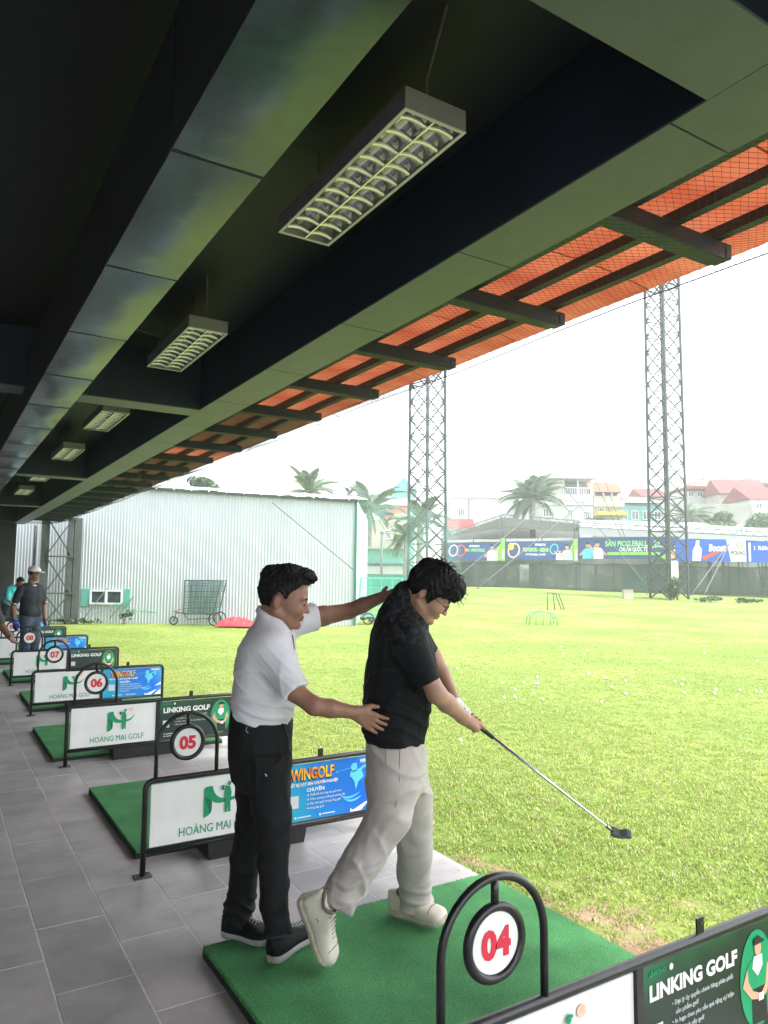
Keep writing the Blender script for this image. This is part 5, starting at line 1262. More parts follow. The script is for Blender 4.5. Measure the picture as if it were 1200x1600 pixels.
cage(cc_, 1.0, 1.22, .8, .38, 1.5, .12)
def wheel(parent, x, y, r, rot=0):
    w_ = MB().tube([(x+r*math.cos(t), y, r+r*math.sin(t)) for t in [2*math.pi*i/22 for i in range(22)]], .022, 7, closed=True).build('wheel', M_tyre, parent)
    sp_ = MB()
    for i in range(8): sp_.tube([(x, y, r), (x+r*math.cos(i*.785), y, r+r*math.sin(i*.785))], .004, 4)
    sp_.tube([(x,y-.03,r),(x,y+.03,r)], .02, 8).build('spokes', M_cage, w_)
wheel(cc_, -.95, .4, .13); wheel(cc_, .55, .05, .21); wheel(cc_, .55, .75, .21)
MB().tube([(-.95,.4,.13), (-.86,.4,.42), (-.88,.4,.5)], .015, 6).tube([(-.95,.4,.42), (-.72,.4,.52)], .014, 6).tube([(-.86,.4,.4), (-.45,.4,.38), (.5,.4,.34)], .022, 6).tube([(-.5,.1,.36), (-.38,.1,.2), (.5,.1,.24)], .018, 6).build('chassis', mat('brown_steel', (.13,.1,.09), .6), cc_)
# red tarpaulin heap
tp = empty('tarpaulin', wpt(wall_hit(384)[0], -1.0, 0), math.atan2(dw.y, dw.x), 'crumpled red tarpaulin lying on the grass beside the cage cart', 'tarpaulin')
mb = MB(); n = 26; vs = []
for j in range(n+1):
    for i in range(n+1):
        u_, v_ = i/n*2-1, j/n*2-1; r_ = max(0, 1-u_*u_)*max(0, 1-v_*v_); q = Vector((u_*3, v_*2, 1.3))
        vs.append((u_*.72+.06*mnoise.noise(q*2), v_*.4, .30*r_**.6*(.55+.6*abs(mnoise.noise(q*1.3)))*(1.15-.35*u_)+.05*r_*mnoise.noise(q*4)))
mb.add(vs, [[j*(n+1)+i, j*(n+1)+i+1, (j+1)*(n+1)+i+1, (j+1)*(n+1)+i] for j in range(n) for i in range(n)], 0, True).build('tarpaulin_sheet', mat('red_tarp', (.5,.045,.06), .45, var=.15, vs=4), tp)
# second cart: mint frame behind the instructor's arm
c2 = face_empty('frame_cart', 598, 26, 'mint green framed cart with green sides behind the instructor\'s outstretched arm', 'cart')
M_mint = mat('mint_steel', (.15,.5,.42), .5)
cage(c2, 1.7, 1.5, .9, .28, 1.62, -.05, 2, 2, M_mint, netmat('green_side', (.08,.4,.3), .45), 'cart'); wheel(c2, -.5, .0, .19); wheel(c2, .6, .0, .19)
bx = MB(); rnd = random.Random(9)
for i in range(14): bx.sphere((rnd.uniform(-.7,.8), rnd.uniform(.1,.8), rnd.uniform(.12,.3)), rnd.uniform(.08,.14), 6, 4, 0, (1,1,.7))
tag(bx.build('stones', mat('grey_rubble', (.18,.17,.16), .9, var=.3), c2), kind='stuff')
# ---------------- lattice towers
M_tower = mat('tower_steel', (.03,.04,.042), .6, var=.2, vs=3); M_towerg = M_tower
def tower(px, d, w0, w1, H_, nlev, label, rot, zb=None):
    t = face_empty('lattice_tower', px, d, label, 'tower', extra=rot, z=zb); dz = H_/nlev
    def c(z, i):
        w_ = (w0+(w1-w0)*z/H_)/2; sx, sy = ((-1,-1),(1,-1),(1,1),(-1,1))[i]; return Vector((sx*w_, sy*w_, z))
    for i in range(4): MB().bar(c(-.6, i), c(H_, i), .15).build('tower_leg', M_tower, t)
    for k in range(nlev):
        z0, z1 = k*dz, (k+1)*dz
        for i in range(4):
            j = (i+1) % 4
            MB().bar(c(z0, i), c(z1, j), .095, .05).build('diagonal_brace', M_tower, t); 
            MB().bar(c(z0, j), c(z1, i), .095, .05).build('diagonal_brace', M_tower, t)
            MB().bar(c(z1, i), c(z1, j), .095, .05).build('horizontal_strut', M_tower, t)
    return t
t1 = tower(667, 52, 1.9, 1.72, 24.5, 19, 'tall dark lattice tower rising behind the golfer\'s head', .72)
t2 = tower(1045, 57, 1.95, 1.8, 27.5, 21, 'tall dark lattice tower with a white board near its foot, at the right', .48)
MB().box((-.95, -1.12, 1.5), (-.25, -1.06, 2.9)).build('board', M_white, t2)
# ---------------- rear fence with dark mesh, and banners above it
FD = 70
def fx(px, d=FD): return W(px, 900, d)
M_dmesh = netmat('dark_windbreak_mesh', (.035,.05,.045), .86); M_post = mat('grey_post', (.13,.15,.15), .6)
fz0, fz1 = zof(952, FD), zof(877, FD)
def ply(pts, d): return [fx(p, d) for p in pts]
fence_px = [690, 740, 790, 848, 902, 960, 1020, 1080, 1140, 1200, 1260]
fe = empty('mesh_fence', fx(950), Rz, 'long fence covered in dark green windbreak mesh along the back of the field', 'fence')
def tl(p, o): q = p-o.location; return Vector((q.dot(RTV), q.dot(FW), q.z))
def fd(px): return FD+ (0 if px < 1000 else -(px-1000)*.045)
for a, b in zip(fence_px[:-1], fence_px[1:]):
    pa, pb = W(a, 900, fd(a)), W(b, 900, fd(b)); n = 8; vs = []
    for i in range(n+1):
        q = pa.lerp(pb, i/n); q0 = Vector((q.x, q.y, -1.4)); zt = zof(876.5+(3 if a > 1050 else 0), fd(a)); q1 = Vector((q.x, q.y, zt-.1*math.sin(math.pi*i/n)))
        off = FW*(.12*math.sin(i*1.7+a)); vs += [tl(q0, fe)+Vector((0, .12*math.sin(i*1.7+a), 0)), tl(q1, fe)]
    mb = MB().add(vs, [[2*i, 2*i+2, 2*i+3, 2*i+1] for i in range(n)], 0, True); mb.build('mesh_panel', M_dmesh, fe)
    p = tl(pa, fe); MB().box((p.x-.05, p.y+.1, -1.5-fe.location.z+0), (p.x+.05, p.y+.2, zof(838, fd(a))-fe.location.z)).build('fence_post', M_post, fe)
M_blueb = mat('navy_banner', (.02,.06,.2), .5, var=.2, vs=.5); M_brightb = mat('royal_banner', (.01,.1,.55), .5); M_lime = mat('lime_print', (.25,.62,.06), .5); M_limet = mat('lime_text', (.3,.75,.2), .5)
M_redb = mat('red_print_b', (.7,.07,.04), .5); M_yel = mat('yellow_print', (.7,.6,.05), .5); M_wb = mat('banner_white', (.8,.8,.8), .5)
def banner(px0, px1, y0, y1, d, base, label, draw):
    a, b = W(px0, 900, d if px0 < 1050 else d-2), W(px1, 900, d if px1 < 1050 else d-3.5); wd_ = (b-a).length; z0, z1 = zof(y1, d, px0), zof(y0, d, px0); h_ = z1-z0
    ang = math.atan2(b.y-a.y, b.x-a.x)
    o = empty('banner', (a.x, a.y, z0), ang, label, 'banner', 'advertising banners hung above the rear fence')
    MB().box((0,-.02,0), (wd_, .02, h_)).build('banner_sheet', base, o); draw(o, wd_, h_); return o
def poly(o, pts, m, k=1, w_=1, h_=1): flat([(a*w_, b*h_) for a, b in pts], -.03-.006*k, th=.004).build('print', m, o)
def player(o, x, h_, s_, m_shirt, flip=1, w_=1, k=3):     # printed sports player with arm up holding a racket
    F = lambda pts, m, kk: flat([((x+a*flip*s_), b*s_) for a, b in pts], -.03-.006*kk, th=.004).build('print', m, o)
    F([(-.3,0),(.35,0),(.3,.5),(.1,.62),(-.15,.6),(-.32,.45)], m_shirt, k); F(ell2(.0,.78,.11,.14,10), M_skinp, k+1); F([(-.12,.85),(.1,.84),(.1,.95),(-.08,.97)], M_blackp, k+2)
    F([(.22,.55),(.42,.82),(.5,.8),(.34,.45)], M_skinp, k+1); F([(-.25,.5),(-.5,.25),(-.44,.18),(-.2,.35)], M_skinp, k+1)
def racket(o, x, z, r, m, k=2): 
    n = 16; pts = ell2(x, z, r*.75, r, n, -.3); 
    for i in range(n):
        a, b = Vector(pts[i]), Vector(pts[(i+1) % n]); d = (b-a).normalized(); q = Vector((-d.y, d.x))*r*.1
        flat([tuple(a-q), tuple(b-q), tuple(b+q), tuple(a+q)], -.03-.006*k, th=.004).build('print', m, o)
def d1(o, w_, h_):
    poly(o, [(.72,0),(.84,.5),(1,1),(1,0)], M_lime, 1, w_, h_); racket(o, w_*.1, h_*.55, h_*.32, M_wb); racket(o, w_*.24, h_*.55, h_*.32, M_redb)
    text('lettering', 'PRO - SPORTS PICKLE', h_*.24, M_limet, o, (w_*.33, -.05, h_*.5), width=w_*.36, bold=.01); text('lettering', 'SPORTX', h_*.16, M_wb, o, (w_*.4, -.05, h_*.76), bold=.01)
    player(o, w_*.83, h_, h_*.95, M_wb)
def d2(o, w_, h_):
    poly(o, [(.78,0),(.88,.45),(.95,.6),(1,1),(1,0)], M_lime, 1, w_, h_); racket(o, w_*.13, h_*.5, h_*.4, M_peach); flat(ell2(w_*.09, h_*.72, h_*.16, h_*.2, 14), -.05, th=.004).build('print', M_yel, o)
    text('lettering', 'SPORTX', h_*.16, M_wb, o, (w_*.44, -.05, h_*.78), bold=.01)
    text('lettering', 'ZSPORTS - GEN3', h_*.27, M_limet, o, (w_*.26, -.05, h_*.46), width=w_*.38, bold=.02); text('lettering', 'VỢT PICKLEBALL THI ĐẤU', h_*.14, M_wb, o, (w_*.3, -.05, h_*.24), width=w_*.3, bold=.006)
    racket(o, w_*.72, h_*.6, h_*.28, M_cyan); player(o, w_*.8, h_, h_*.62, M_wb, -1); player(o, w_*.91, h_, h_*.92, mat('mint_print', (.4,.75,.6), .5) if 'mint_print' not in MATS else MATS['mint_print'])
def d3(o, w_, h_):
    player(o, w_*.1, h_, h_*.8, M_cyan); player(o, w_*.2, h_, h_*.85, M_wb, -1)
    poly(o, [(.3,.17),(.82,.17),(.82,.3),(.3,.3)], M_lime, 1, w_, h_); text('lettering', 'SÂN PICKLEBALL', h_*.34, M_limet, o, (w_*.28, -.05, h_*.58), width=w_*.42, bold=.02)
    text('lettering', 'CHUẨN QUỐC TẾ', h_*.26, M_wb, o, (w_*.42, -.05, h_*.34), width=w_*.28, bold=.015); text('lettering', '59 PICKING', h_*.22, M_wb, o, (w_*.74, -.05, h_*.44), width=w_*.12, bold=.01)
    text('lettering', '59', h_*.28, M_limet, o, (w_*.76, -.055, h_*.62), bold=.01); poly(o, [(.8,0),(.9,.3),(1,.55),(1,0)], M_lime, 2, w_, h_); player(o, w_*.97, h_, h_*.7, M_peach)
def d4(o, w_, h_):
    poly(o, [(.0,0),(.35,0),(.2,1),(0,1)], M_brightb, 1, w_, h_); poly(o, [(.42,0),(.78,0),(.72,1),(.99,1),(.99,0),(.42,0)], M_wb, 1, w_, h_); poly(o, [(.40,.03),(.72,.56),(.74,.72),(.38,.2)], M_redb, 3, w_, h_)
    poly(o, [(.24,.02),(.36,.02),(.38,.55),(.34,.75),(.35,.95),(.3,.95),(.29,.75),(.25,.5)], M_wb, 3, w_, h_)
    text('lettering', 'Boost', h_*.44, M_wb, o, (w_*.47, -.065, h_*.47), width=w_*.24, bold=.03, shear=.2); text('lettering', '59', h_*.36, M_limet, o, (w_*.84, -.055, h_*.58), bold=.02); text('lettering', 'PICKING', h_*.24, M_blackp, o, (w_*.78, -.055, h_*.3), width=w_*.19, bold=.01)
    text('lettering', '2007', h_*.16, M_blackp, o, (w_*.56, -.055, h_*.06), bold=.006)
def d5(o, w_, h_):
    poly(o, [(.02,.05),(.06,.05),(.06,.95),(.02,.95)], M_wb, 1, w_, h_); text('lettering', '1 Rõk', h_*.26, M_wb, o, (w_*.1, -.05, h_*.6), bold=.015); poly(o, [(.55,.02),(.68,.02),(.72,.5),(.66,.9),(.58,.9),(.52,.5)], M_wb, 2, w_, h_)
banner(700, 783, 848, 875, FD-.6, M_blueb, 'navy pickleball banner with lime edge, just right of the left tower', d1)
banner(789, 896, 846, 874, FD-.6, M_blueb, 'navy banner reading ZSPORTS - GEN3 with a yellow ball and paddle', d2)
banner(904, 1062, 840, 873, FD-.6, M_blueb, 'long navy banner reading SÂN PICKLEBALL with two players at its left', d3)
banner(1056, 1168, 845, 878, FD-6, M_brightb, 'bright blue and white banner with a red slash and the word Boost', d4)
banner(1169, 1262, 848, 880, FD-6.5, M_brightb, 'bright blue banner cut off by the right edge of the photo', d5)
for px_ in (786, 900): 
    a = W(px_, 900, FD-.8); o = empty('banner', (a.x, a.y, zof(874, FD-.8)), Rz, 'narrow lime green strip banner %s' % ('left of the ZSPORTS banner' if px_ < 800 else 'left of the SÂN PICKLEBALL banner'), 'banner', 'advertising banners hung above the rear fence')
    MB().box((-.17,-.02,0), (.17,.02,2.1)).build('banner_sheet', M_lime, o)
    text('lettering', 'SPORTS', .26, M_wb, o, (.1, -.04, .15), rot=(math.pi/2, -math.pi/2, 0), bold=.01)
# ---------------- marquee over the courts
mq = empty('marquee', fx(900, 74), Rz, 'wide marquee with pale canvas roofs and steel truss edges behind the banners', 'marquee')
M_canv = mat('grey_canvas', (.3,.3,.3), .8, var=.1, vs=.4, transl=.2); M_canvw = mat('white_canvas', (.5,.52,.52), .7); M_truss = mat('truss_steel', (.14,.15,.16), .5, .3)
def MQ(px, py, d): return tl(W(px, py, d), mq)
def truss(pts, nm='truss', h_=.45, nn=10):
    m = MB()
    for p, q in zip(pts[:-1], pts[1:]):
        p, q = Vector(p), Vector(q); up = Vector((0,0,h_)); m.bar(p, q, .09); m.bar(p-up, q-up, .08)
        k = max(2, int((q-p).length/h_))
        for i in range(k): m.bar(p.lerp(q, i/k)-up*(i % 2), p.lerp(q, (i+1)/k)-up*((i+1) % 2), .05)
    m.build(nm, M_truss, mq)
truss([MQ(690,836,74), MQ(786,804,74)]); truss([MQ(786,804,74), MQ(905,814,74), MQ(1060,818,74)]); truss([MQ(900,816,71), MQ(1290,836,66)]); truss([MQ(1060,822,73), MQ(1290,832,70)])
for px_, yt in ((786,806), (902,814), (1165,826)): 
    for dx in (-.25, .25):
        p = MQ(px_, 900, 73); MB().box((p.x+dx-.05, p.y-.05, -1.5), (p.x+dx+.05, p.y+.05, MQ(px_, yt, 73).z)).build('marquee_column', M_truss, mq)
def quad(nm, pts, m, n=8, sag=0):
    a, b, c, d = [Vector(p) for p in pts]; vs = []
    for j in range(n+1):
        for i in range(n+1):
            u_, v_ = i/n, j/n; p = a.lerp(b, u_).lerp(d.lerp(c, u_), v_); p.z -= sag*math.sin(math.pi*u_)*math.sin(math.pi*v_)+.06*math.sin(u_*21)*math.sin(v_*9); vs.append(p)
    MB().add(vs, [[j*(n+1)+i, j*(n+1)+i+1, (j+1)*(n+1)+i+1, (j+1)*(n+1)+i] for j in range(n) for i in range(n)], 0, True).build(nm, m, mq)
quad('canvas_roof', [MQ(690,840,74.5), MQ(786,808,74.5), MQ(786,826,96), MQ(690,838,96)], M_canv, sag=.3)
quad('canvas_roof', [MQ(786,808,74.5), MQ(905,818,74.5), MQ(905,832,96), MQ(786,824,96)], M_canv, sag=.3)
quad('canvas_roof', [MQ(905,824,72), MQ(1270,838,68), MQ(1270,822,90), MQ(905,812,90)], M_canvw, sag=.2)
quad('canvas_back', [MQ(690,846,97), MQ(905,846,97), MQ(905,822,97), MQ(690,826,97)], M_canv)
quad('canvas_valance', [MQ(905,836,71.5), MQ(1270,848,67.5), MQ(1270,838,67.5), MQ(905,824,71.5)], M_canvw)
quad('canvas_valance', [MQ(690,848,74.6), MQ(905,844,74.6), MQ(905,840,74.6), MQ(690,844,74.6)], M_canvw)
quad('court_back_wall', [MQ(690,880,92), MQ(1270,890,92), MQ(1270,846,92), MQ(690,846,92)], mat('court_wall', (.3,.33,.33), .8, var=.2, vs=.3))
# ---------------- houses behind
M_wallw = mat('white_render', (.5,.5,.49), .8, var=.06, vs=.5); M_wallc = mat('cream_render', (.4,.37,.3), .85, var=.12, vs=.4); M_wallg = mat('grey_render', (.28,.28,.25), .85, var=.15, vs=.4)
M_win = mat('house_glass', (.1,.12,.13), .15, var=.4, vs=1); M_rred = mat('red_roof', (.2,.022,.022), .7, var=.2, vs=1.5); M_ror = mat('orange_tile_roof', (.4,.1,.05), .8, var=.25, vs=3)
M_teal = mat('teal_sheet', (.12,.36,.34), .6, var=.15, vs=1); M_steelt = mat('steel_tank', (.55,.57,.6), .3, .8); M_mgreen = mat('mint_wall', (.2,.5,.42), .8, var=.1, vs=.6)
def house(px0, px1, ytop, d, depth, label, wall=M_wallw, cat='house', ybot=905):
    a, b = W(px0, 880, d), W(px1, 880, d); o = empty('house', (a.x, a.y, 0), Rz, label, cat)
    wd_ = (b-a).dot(RTV); z1 = zof(ytop, d, (px0+px1)/2); z0 = min(0, zof(ybot, d))-1
    MB().box((0,0,z0), (wd_, depth, z1)).build('wall', wall, o)
    X = lambda px: (W(px, 880, d)-a).dot(RTV); Z = lambda py, px=None: zof(py, d, (px0+px1)/2 if px is None else px)
    return o, X, Z, wd_, z1
def hwin(o, x0, x1, z0, z1, m=None, bars=2):
    f = MB(); t = .09
    for a, b in (((x0,z0),(x1,z0+t)), ((x0,z1-t),(x1,z1)), ((x0,z0+t),(x0+t,z1-t)), ((x1-t,z0+t),(x1,z1-t))): f.box((a[0],-.12,a[1]), (b[0],-.005,b[1]))
    for i in range(1, bars+1): xx = x0+(x1-x0)*i/(bars+1); f.box((xx-.035,-.1,z0+t), (xx+.035,-.005,z1-t))
    fo = f.build('window', M_wf, o); MB().box((x0+t,-.05,z0+t), (x1-t,-.008,z1-t)).build('pane', m or M_win, fo)
def gable(o, x0, x1, z0, h_, y0, y1, m, along='x', ov=.4, nm='roof'):
    if along == 'x':  v = [(x0-ov,y0-ov,z0),(x1+ov,y0-ov,z0),(x1+ov,y1+ov,z0),(x0-ov,y1+ov,z0),(x0-ov,(y0+y1)/2,z0+h_),(x1+ov,(y0+y1)/2,z0+h_)]; f = [(0,1,5,4),(2,3,4,5),(3,0,4),(1,2,5),(3,2,1,0)]
    else: v = [(x0-ov,y0-ov,z0),(x1+ov,y0-ov,z0),(x1+ov,y1+ov,z0),(x0-ov,y1+ov,z0),((x0+x1)/2,y0-ov,z0+h_),((x0+x1)/2,y1+ov,z0+h_)]; f = [(0,4,5,3),(1,2,5,4),(0,1,4),(2,3,5),(3,2,1,0)]
    return MB().add(v, f).build(nm, m, o)
def tank(o, x, y, z, r=.55, l=1.6): 
    MB().tube([(x-l/2,y,z+.7), (x+l/2,y,z+.7)], r, 12).build('water_tank', M_steelt, o); MB().box((x-l*.4,y-.3,z), (x-l*.3,y+.3,z+.4)).box((x+l*.3,y-.3,z), (x+l*.4,y+.3,z+.4)).build('tank_stand', M_post, o)
o, X, Z, w_, z1 = house(705, 812, 778, 112, 12, 'plain white block of a house with one small window and roof tanks'); hwin(o, X(716), X(726), Z(806), Z(795))
MB().box((0,-.15,z1), (w_, .0, z1+.25)).build('parapet', M_wallw, o); tank(o, X(745), 3, z1); tank(o, X(736), 4.5, z1+.4, .45, 1.0)
MB().tube([(X(733),-.1,0), (X(733),-.1,z1)], .08, 6).build('drain_pipe', M_post, o)
o, X, Z, w_, z1 = house(702, 738, 826, 98, 5, 'low house with a pink-red gable roof in front of the white block', M_wallc); gable(o, 0, w_, z1, 1.5, 0, 5, M_rred)
o, X, Z, w_, z1 = house(848, 928, 772, 104, 10, 'white three-storey house with an open top terrace behind the palm')
for a, b, c, e in ((849,867,808,795), (887,898,810,796), (912,925,811,798)): hwin(o, X(a), X(b), Z(c), Z(e), bars=3)
MB().box((-.1,-.25,Z(789)), (w_+.1,-.02,Z(787))).build('string_course', M_wallw, o)
MB().box((0,.0,z1), (w_*.4, 9, Z(748))).build('top_storey', M_wallc, o); MB().box((-.3,-.6,Z(748)), (w_+.5, 10, Z(744))).build('terrace_roof', M_wallw, o)
for px_ in (882, 905, 926): MB().box((X(px_)-.12,.05,z1), (X(px_)+.12,.3,Z(748))).build('terrace_column', M_wallw, o)
MB().box((w_*.4,3,z1), (w_, 9.5, Z(750))).build('terrace_back', mat('terrace_shade', (.25,.24,.22), .8), o)
rl = MB(); 
for i in range(14): xx = w_*.42+(w_*.58)*i/13; rl.box((xx-.03,-.02,z1), (xx+.03,.02,z1+.9))
rl.box((w_*.4,-.04,z1+.88), (w_,.04,z1+.96)); rl.build('railing', M_steelt, o)
tank(o, X(905), 4, Z(744)); 
MB().tube([(X(922),2,Z(744)), (X(922),2,Z(738))], .05, 5).sphere((X(922),1.8,Z(737)), .55, 10, 6, sc3=(1,.3,1)).build('satellite_dish', M_steelt, o)
o, X, Z, w_, z1 = house(929, 972, 775, 108, 9, 'tall narrow house with a steep orange tiled roof and balconies', M_wallc); gable(o, 0, w_, Z(769), 2.0, 0, 7, M_ror)
MB().box((0,1.5,z1), (w_, 8, Z(769))).build('top_storey', mat('balcony_shade', (.22,.19,.16), .8), o)
for px_ in (930, 945, 958, 971): MB().box((X(px_)-.12,.0,z1), (X(px_)+.12,.25,Z(769))).build('balcony_column', M_wallw, o)
MB().box((-.2,-1,Z(792)), (w_+.2,0,Z(786))).build('balcony', M_wallw, o); hwin(o, X(934), X(946), Z(800), Z(793))
MB().box((X(929),-2.2,Z(806)), (X(975),-.05,Z(802))).build('yellow_canopy', M_yel, o)
o, X, Z, w_, z1 = house(962, 1036, 789, 110, 8, 'low teal and grey building between the orange roof and the right tower', M_teal)
MB().box((-2,-.8,Z(786)), (w_+.5,6,Z(784))).build('flat_roof', M_steelt, o); MB().box((w_*.2,1,z1), (w_*.8,5,Z(775))).build('roof_room', M_wallg, o)
for k in range(4): hwin(o, .8+k*1.7, 1.9+k*1.7, Z(812), Z(798), bars=1)
o, X, Z, w_, z1 = house(1070, 1260, 768, 122, 12, 'long building with dark red roofs and small rooftop rooms at the far right', M_wallw)
for k, (a, b, c) in enumerate(((1070, 1130, 764), (1133, 1262, 758))): MB().box((X(a),-1.5,Z(c+2)), (X(b),10,Z(c-2))).build('red_roof_slab', M_rred, o)
gable(o, X(1100), X(1168), Z(779), 2.6, -7, -1, M_rred); MB().box((X(1100), -6.5, Z(800)), (X(1168), -1.5, Z(779))).build('lower_block', M_wallc, o)
for a, b, c in ((1100,1124,748), (1136,1162,745), (1188,1215,742)): MB().box((X(a),2,Z(766)), (X(b),7,Z(c))).build('roof_room', M_wallc, o)
tank(o, X(1113), 4, Z(748)); tank(o, X(1150), 4, Z(745))
for k in range(9): hwin(o, X(1078+k*14), X(1087+k*14), Z(777), Z(769), bars=1)
o, X, Z, w_, z1 = house(1090, 1178, 787, 100, 3, 'long plain grey-cream boundary wall block below the red roofs', M_wallg)
o, X, Z, w_, z1 = house(1008, 1040, 776, 118, 8, 'small pale house with a red roof peeping left of the right tower', M_wallc); gable(o, 0, w_, z1, 1.8, 0, 8, M_rred); hwin(o, X(1014), X(1022), Z(790), Z(782), bars=1)
o, X, Z, w_, z1 = house(1176, 1262, 780, 104, 8, 'white house with a broad red gable roof at the right edge of the photo', M_wallw); gable(o, 0, w_, z1, 2.2, 0, 8, M_rred); hwin(o, X(1184), X(1194), Z(795), Z(786), bars=1)
# left group seen past the warehouse
o, X, Z, w_, z1 = house(556, 640, 812, 84, 6, 'cream low house with grey shuttered window behind the palms', M_wallc); hwin(o, X(562), X(573), Z(845), Z(826), bars=3); hwin(o, X(600), X(612), Z(842), Z(828), bars=3)
o, X, Z, w_, z1 = house(592, 640, 790, 96, 6, 'house with a blue roof tank and orange wall, behind the palms', mat('orange_render', (.6,.22,.13), .8)); MB().tube([(X(598),-1,Z(806)),(X(598),-1,Z(794))], .75, 14).build('water_tank', mat('blue_tank', (.03,.2,.65), .4), o)
gable(o, 0, w_, z1, 1.3, 0, 6, M_wallg)
o, X, Z, w_, z1 = house(612, 648, 768, 120, 8, 'green gabled building at the left of the left tower', M_mgreen); gable(o, 0, w_, z1, 2.4, 0, 8, M_teal, 'y')
o, X, Z, w_, z1 = house(545, 632, 858, 62, 1.2, 'low boundary building painted white below and mint green above, beyond the warehouse corner', M_mgreen, 'building')
MB().box((-.1,-.3,Z(897)), (w_+.1,-.01,Z(884))).build('white_band', M_wallw, o); MB().box((-.1,-.5,Z(882)), (w_+.1,-.02,Z(880))).build('ledge', M_post, o); MB().box((-.3,-.8,Z(858)), (w_+.3,1.6,Z(855))).build('flat_roof', M_wallc, o)
o = face_empty('street_pole', 596, 55, 'slim grey pole standing in front of the mint green boundary building', 'pole'); MB().tube([(0,0,-.5), (0,0,zof(852,55)+.5)], .09, 8).build('pole_shaft', M_post, o); MB().box((-.14,-.14,zof(852,55)+.5), (.14,.14,zof(852,55)+.6)).build('pole_cap', M_post, o)
# green side net of the range
gnt = face_empty('green_side_net', 640, 48, 'tall pale green safety net hanging between the warehouse corner and the left tower', 'net')
a = tl(W(556, 900, 40), gnt); b = tl(W(720, 900, 54), gnt); zt = zof(770, 48)
n = 12; vs = []
for i in range(n+1):
    p = a.lerp(b, i/n); vs += [(p.x, p.y+.4*math.sin(i*1.3), -1.3), (p.x, p.y+.3*math.sin(i), 6.6-.05*i)]
MB().add(vs, [[2*i, 2*i+2, 2*i+3, 2*i+1] for i in range(n)], 0, True).build('net_sheet', netmat('mint_net', (.2,.4,.33), .12), gnt)
o = face_empty('windbreak', 622, 50, 'solid green windbreak sheet low on the fence line beside the left tower', 'windbreak')
a = tl(W(545, 900, 50), o); b = tl(W(705, 900, 58), o); MB().add([a+Vector((0,0,-2.5)), b+Vector((0,0,-2.5)), Vector((b.x,b.y,zof(898,54)-o.location.z)), Vector((a.x,a.y,zof(898,50)-o.location.z))], [(0,1,2,3)]).build('sheet', netmat('green_sheet', (.03,.2,.14), .82), o)
for q in (a, b): MB().box((q.x-.06,q.y+.05,-2), (q.x+.06,q.y+.15,zof(895,52)-o.location.z)).build('post', M_post, o)
# ---------------- palms
M_frond = mat('palm_frond', (.16,.22,.135), .5, var=.3, vs=3, transl=.2); M_ptr = mat('palm_trunk', (.28,.26,.22), .9, var=.25, vs=4, bump=.4, bs=12)
def frond_mesh(seed, Ln=3.0):
    rnd = random.Random(seed); m = MB(); n = 14; pts = []
    for i in range(n+1): t = i/n; pts.append(Vector((Ln*t*(1-.12*t), 0, Ln*(.42*t-.62*t*t))))
    m.tube(pts, [.05*(1-i/(n+1))+.008 for i in range(n+1)], 4)
    for i in range(3, n*4):
        t = i/(n*4); p = Vector((Ln*t*(1-.12*t), 0, Ln*(.42*t-.62*t*t)))
        for sy in (-1, 1):
            l = Ln*.26*math.sin(math.pi*min(1, t*.85+.12))*rnd.uniform(.8,1.1); e_ = p+Vector((l*.45, sy*l*.75, -l*.45)); w2 = Vector((.05*Ln/3, 0, .02))
            m.add([p-w2, p+w2, e_], [(0,1,2)])
    return m.mesh('frond', M_frond)
fm = [frond_mesh(i) for i in range(3)]
def palm(px, py, d, s_, label, seed, nf=15, base=None):
    nf = int(nf*1.6)
    rnd = random.Random(seed); p = W(px, py, d); t = empty('palm_tree', (p.x, p.y, 0), 0, label, 'palm tree', 'palm trees behind the driving range'); t.rotation_euler = (0,0,rnd.uniform(0,6))
    MB().tube([(0,0,-1.5), (.1,0,p.z*.5), (0,0,p.z)], [.3*s_,.24*s_,.2*s_], 10).build('trunk', M_ptr, t)
    for k in range(nf):
        a = 6.283*k/nf*2.4+rnd.uniform(-.2,.2); el = rnd.uniform(-.9, 1.25)
        inst('frond', rnd.choice(fm), t, (0,0,p.z-.1), (0, -el*.9, a), (s_*rnd.uniform(.85,1.1),)*3)
    return t
palm(832, 778, 96, 1.75, 'big grey-green palm in front of the white three-storey house', 1, 22)
palm(482, 766, 60, .95, 'palm showing its crown above the warehouse roof', 2, 11); palm(577, 796, 66, 1.25, 'palm drooping just right of the warehouse corner', 3, 16)
palm(656, 812, 66, 1.25, 'palm standing behind the left lattice tower', 4, 13); palm(546, 772, 75, .5, 'tiny palm tip peeping over the warehouse corner', 5, 8)
palm(1077, 806, 92, 1.1, 'palm just right of the right lattice tower', 6, 14); palm(635, 838, 58, .8, 'small palm low at the left foot of the left tower', 7, 11)
for i, (px_, py_, d, rad, n, lab) in enumerate(((1105, 806, 88, (3.8,3,1.9), 3600, 'green bushy tree between the palm and the grey wall'), (1150, 812, 88, (3.8,3,1.8), 3400, 'low spreading tree in front of the grey boundary wall'),
        (1188, 800, 86, (3.8,3,2.6), 4200, 'large leafy tree at the right edge of the photo'), (1010, 812, 95, (2.2,2,.9), 1200, 'small tree left of the right tower above the marquee'), (322, 742, 62, (1.6,1.5,.8), 900, 'treetop showing above the warehouse roof at the left'), (930, 808, 96, (1.6,2,.7), 600, 'small shrub by the yellow canopy'), (1052, 806, 90, (2.4,2,1.2), 1500, 'dense low tree right behind the right lattice tower'), (1128, 800, 90, (2.2,2,1.3), 1500, 'round green tree standing above the grey boundary wall'))):
    p = W(px_, py_, d); zc = p.z-rad[2]*2; plant('tree', (p.x, p.y, 0), rad, n, .26, lab, 'tree', 60+i, zc)
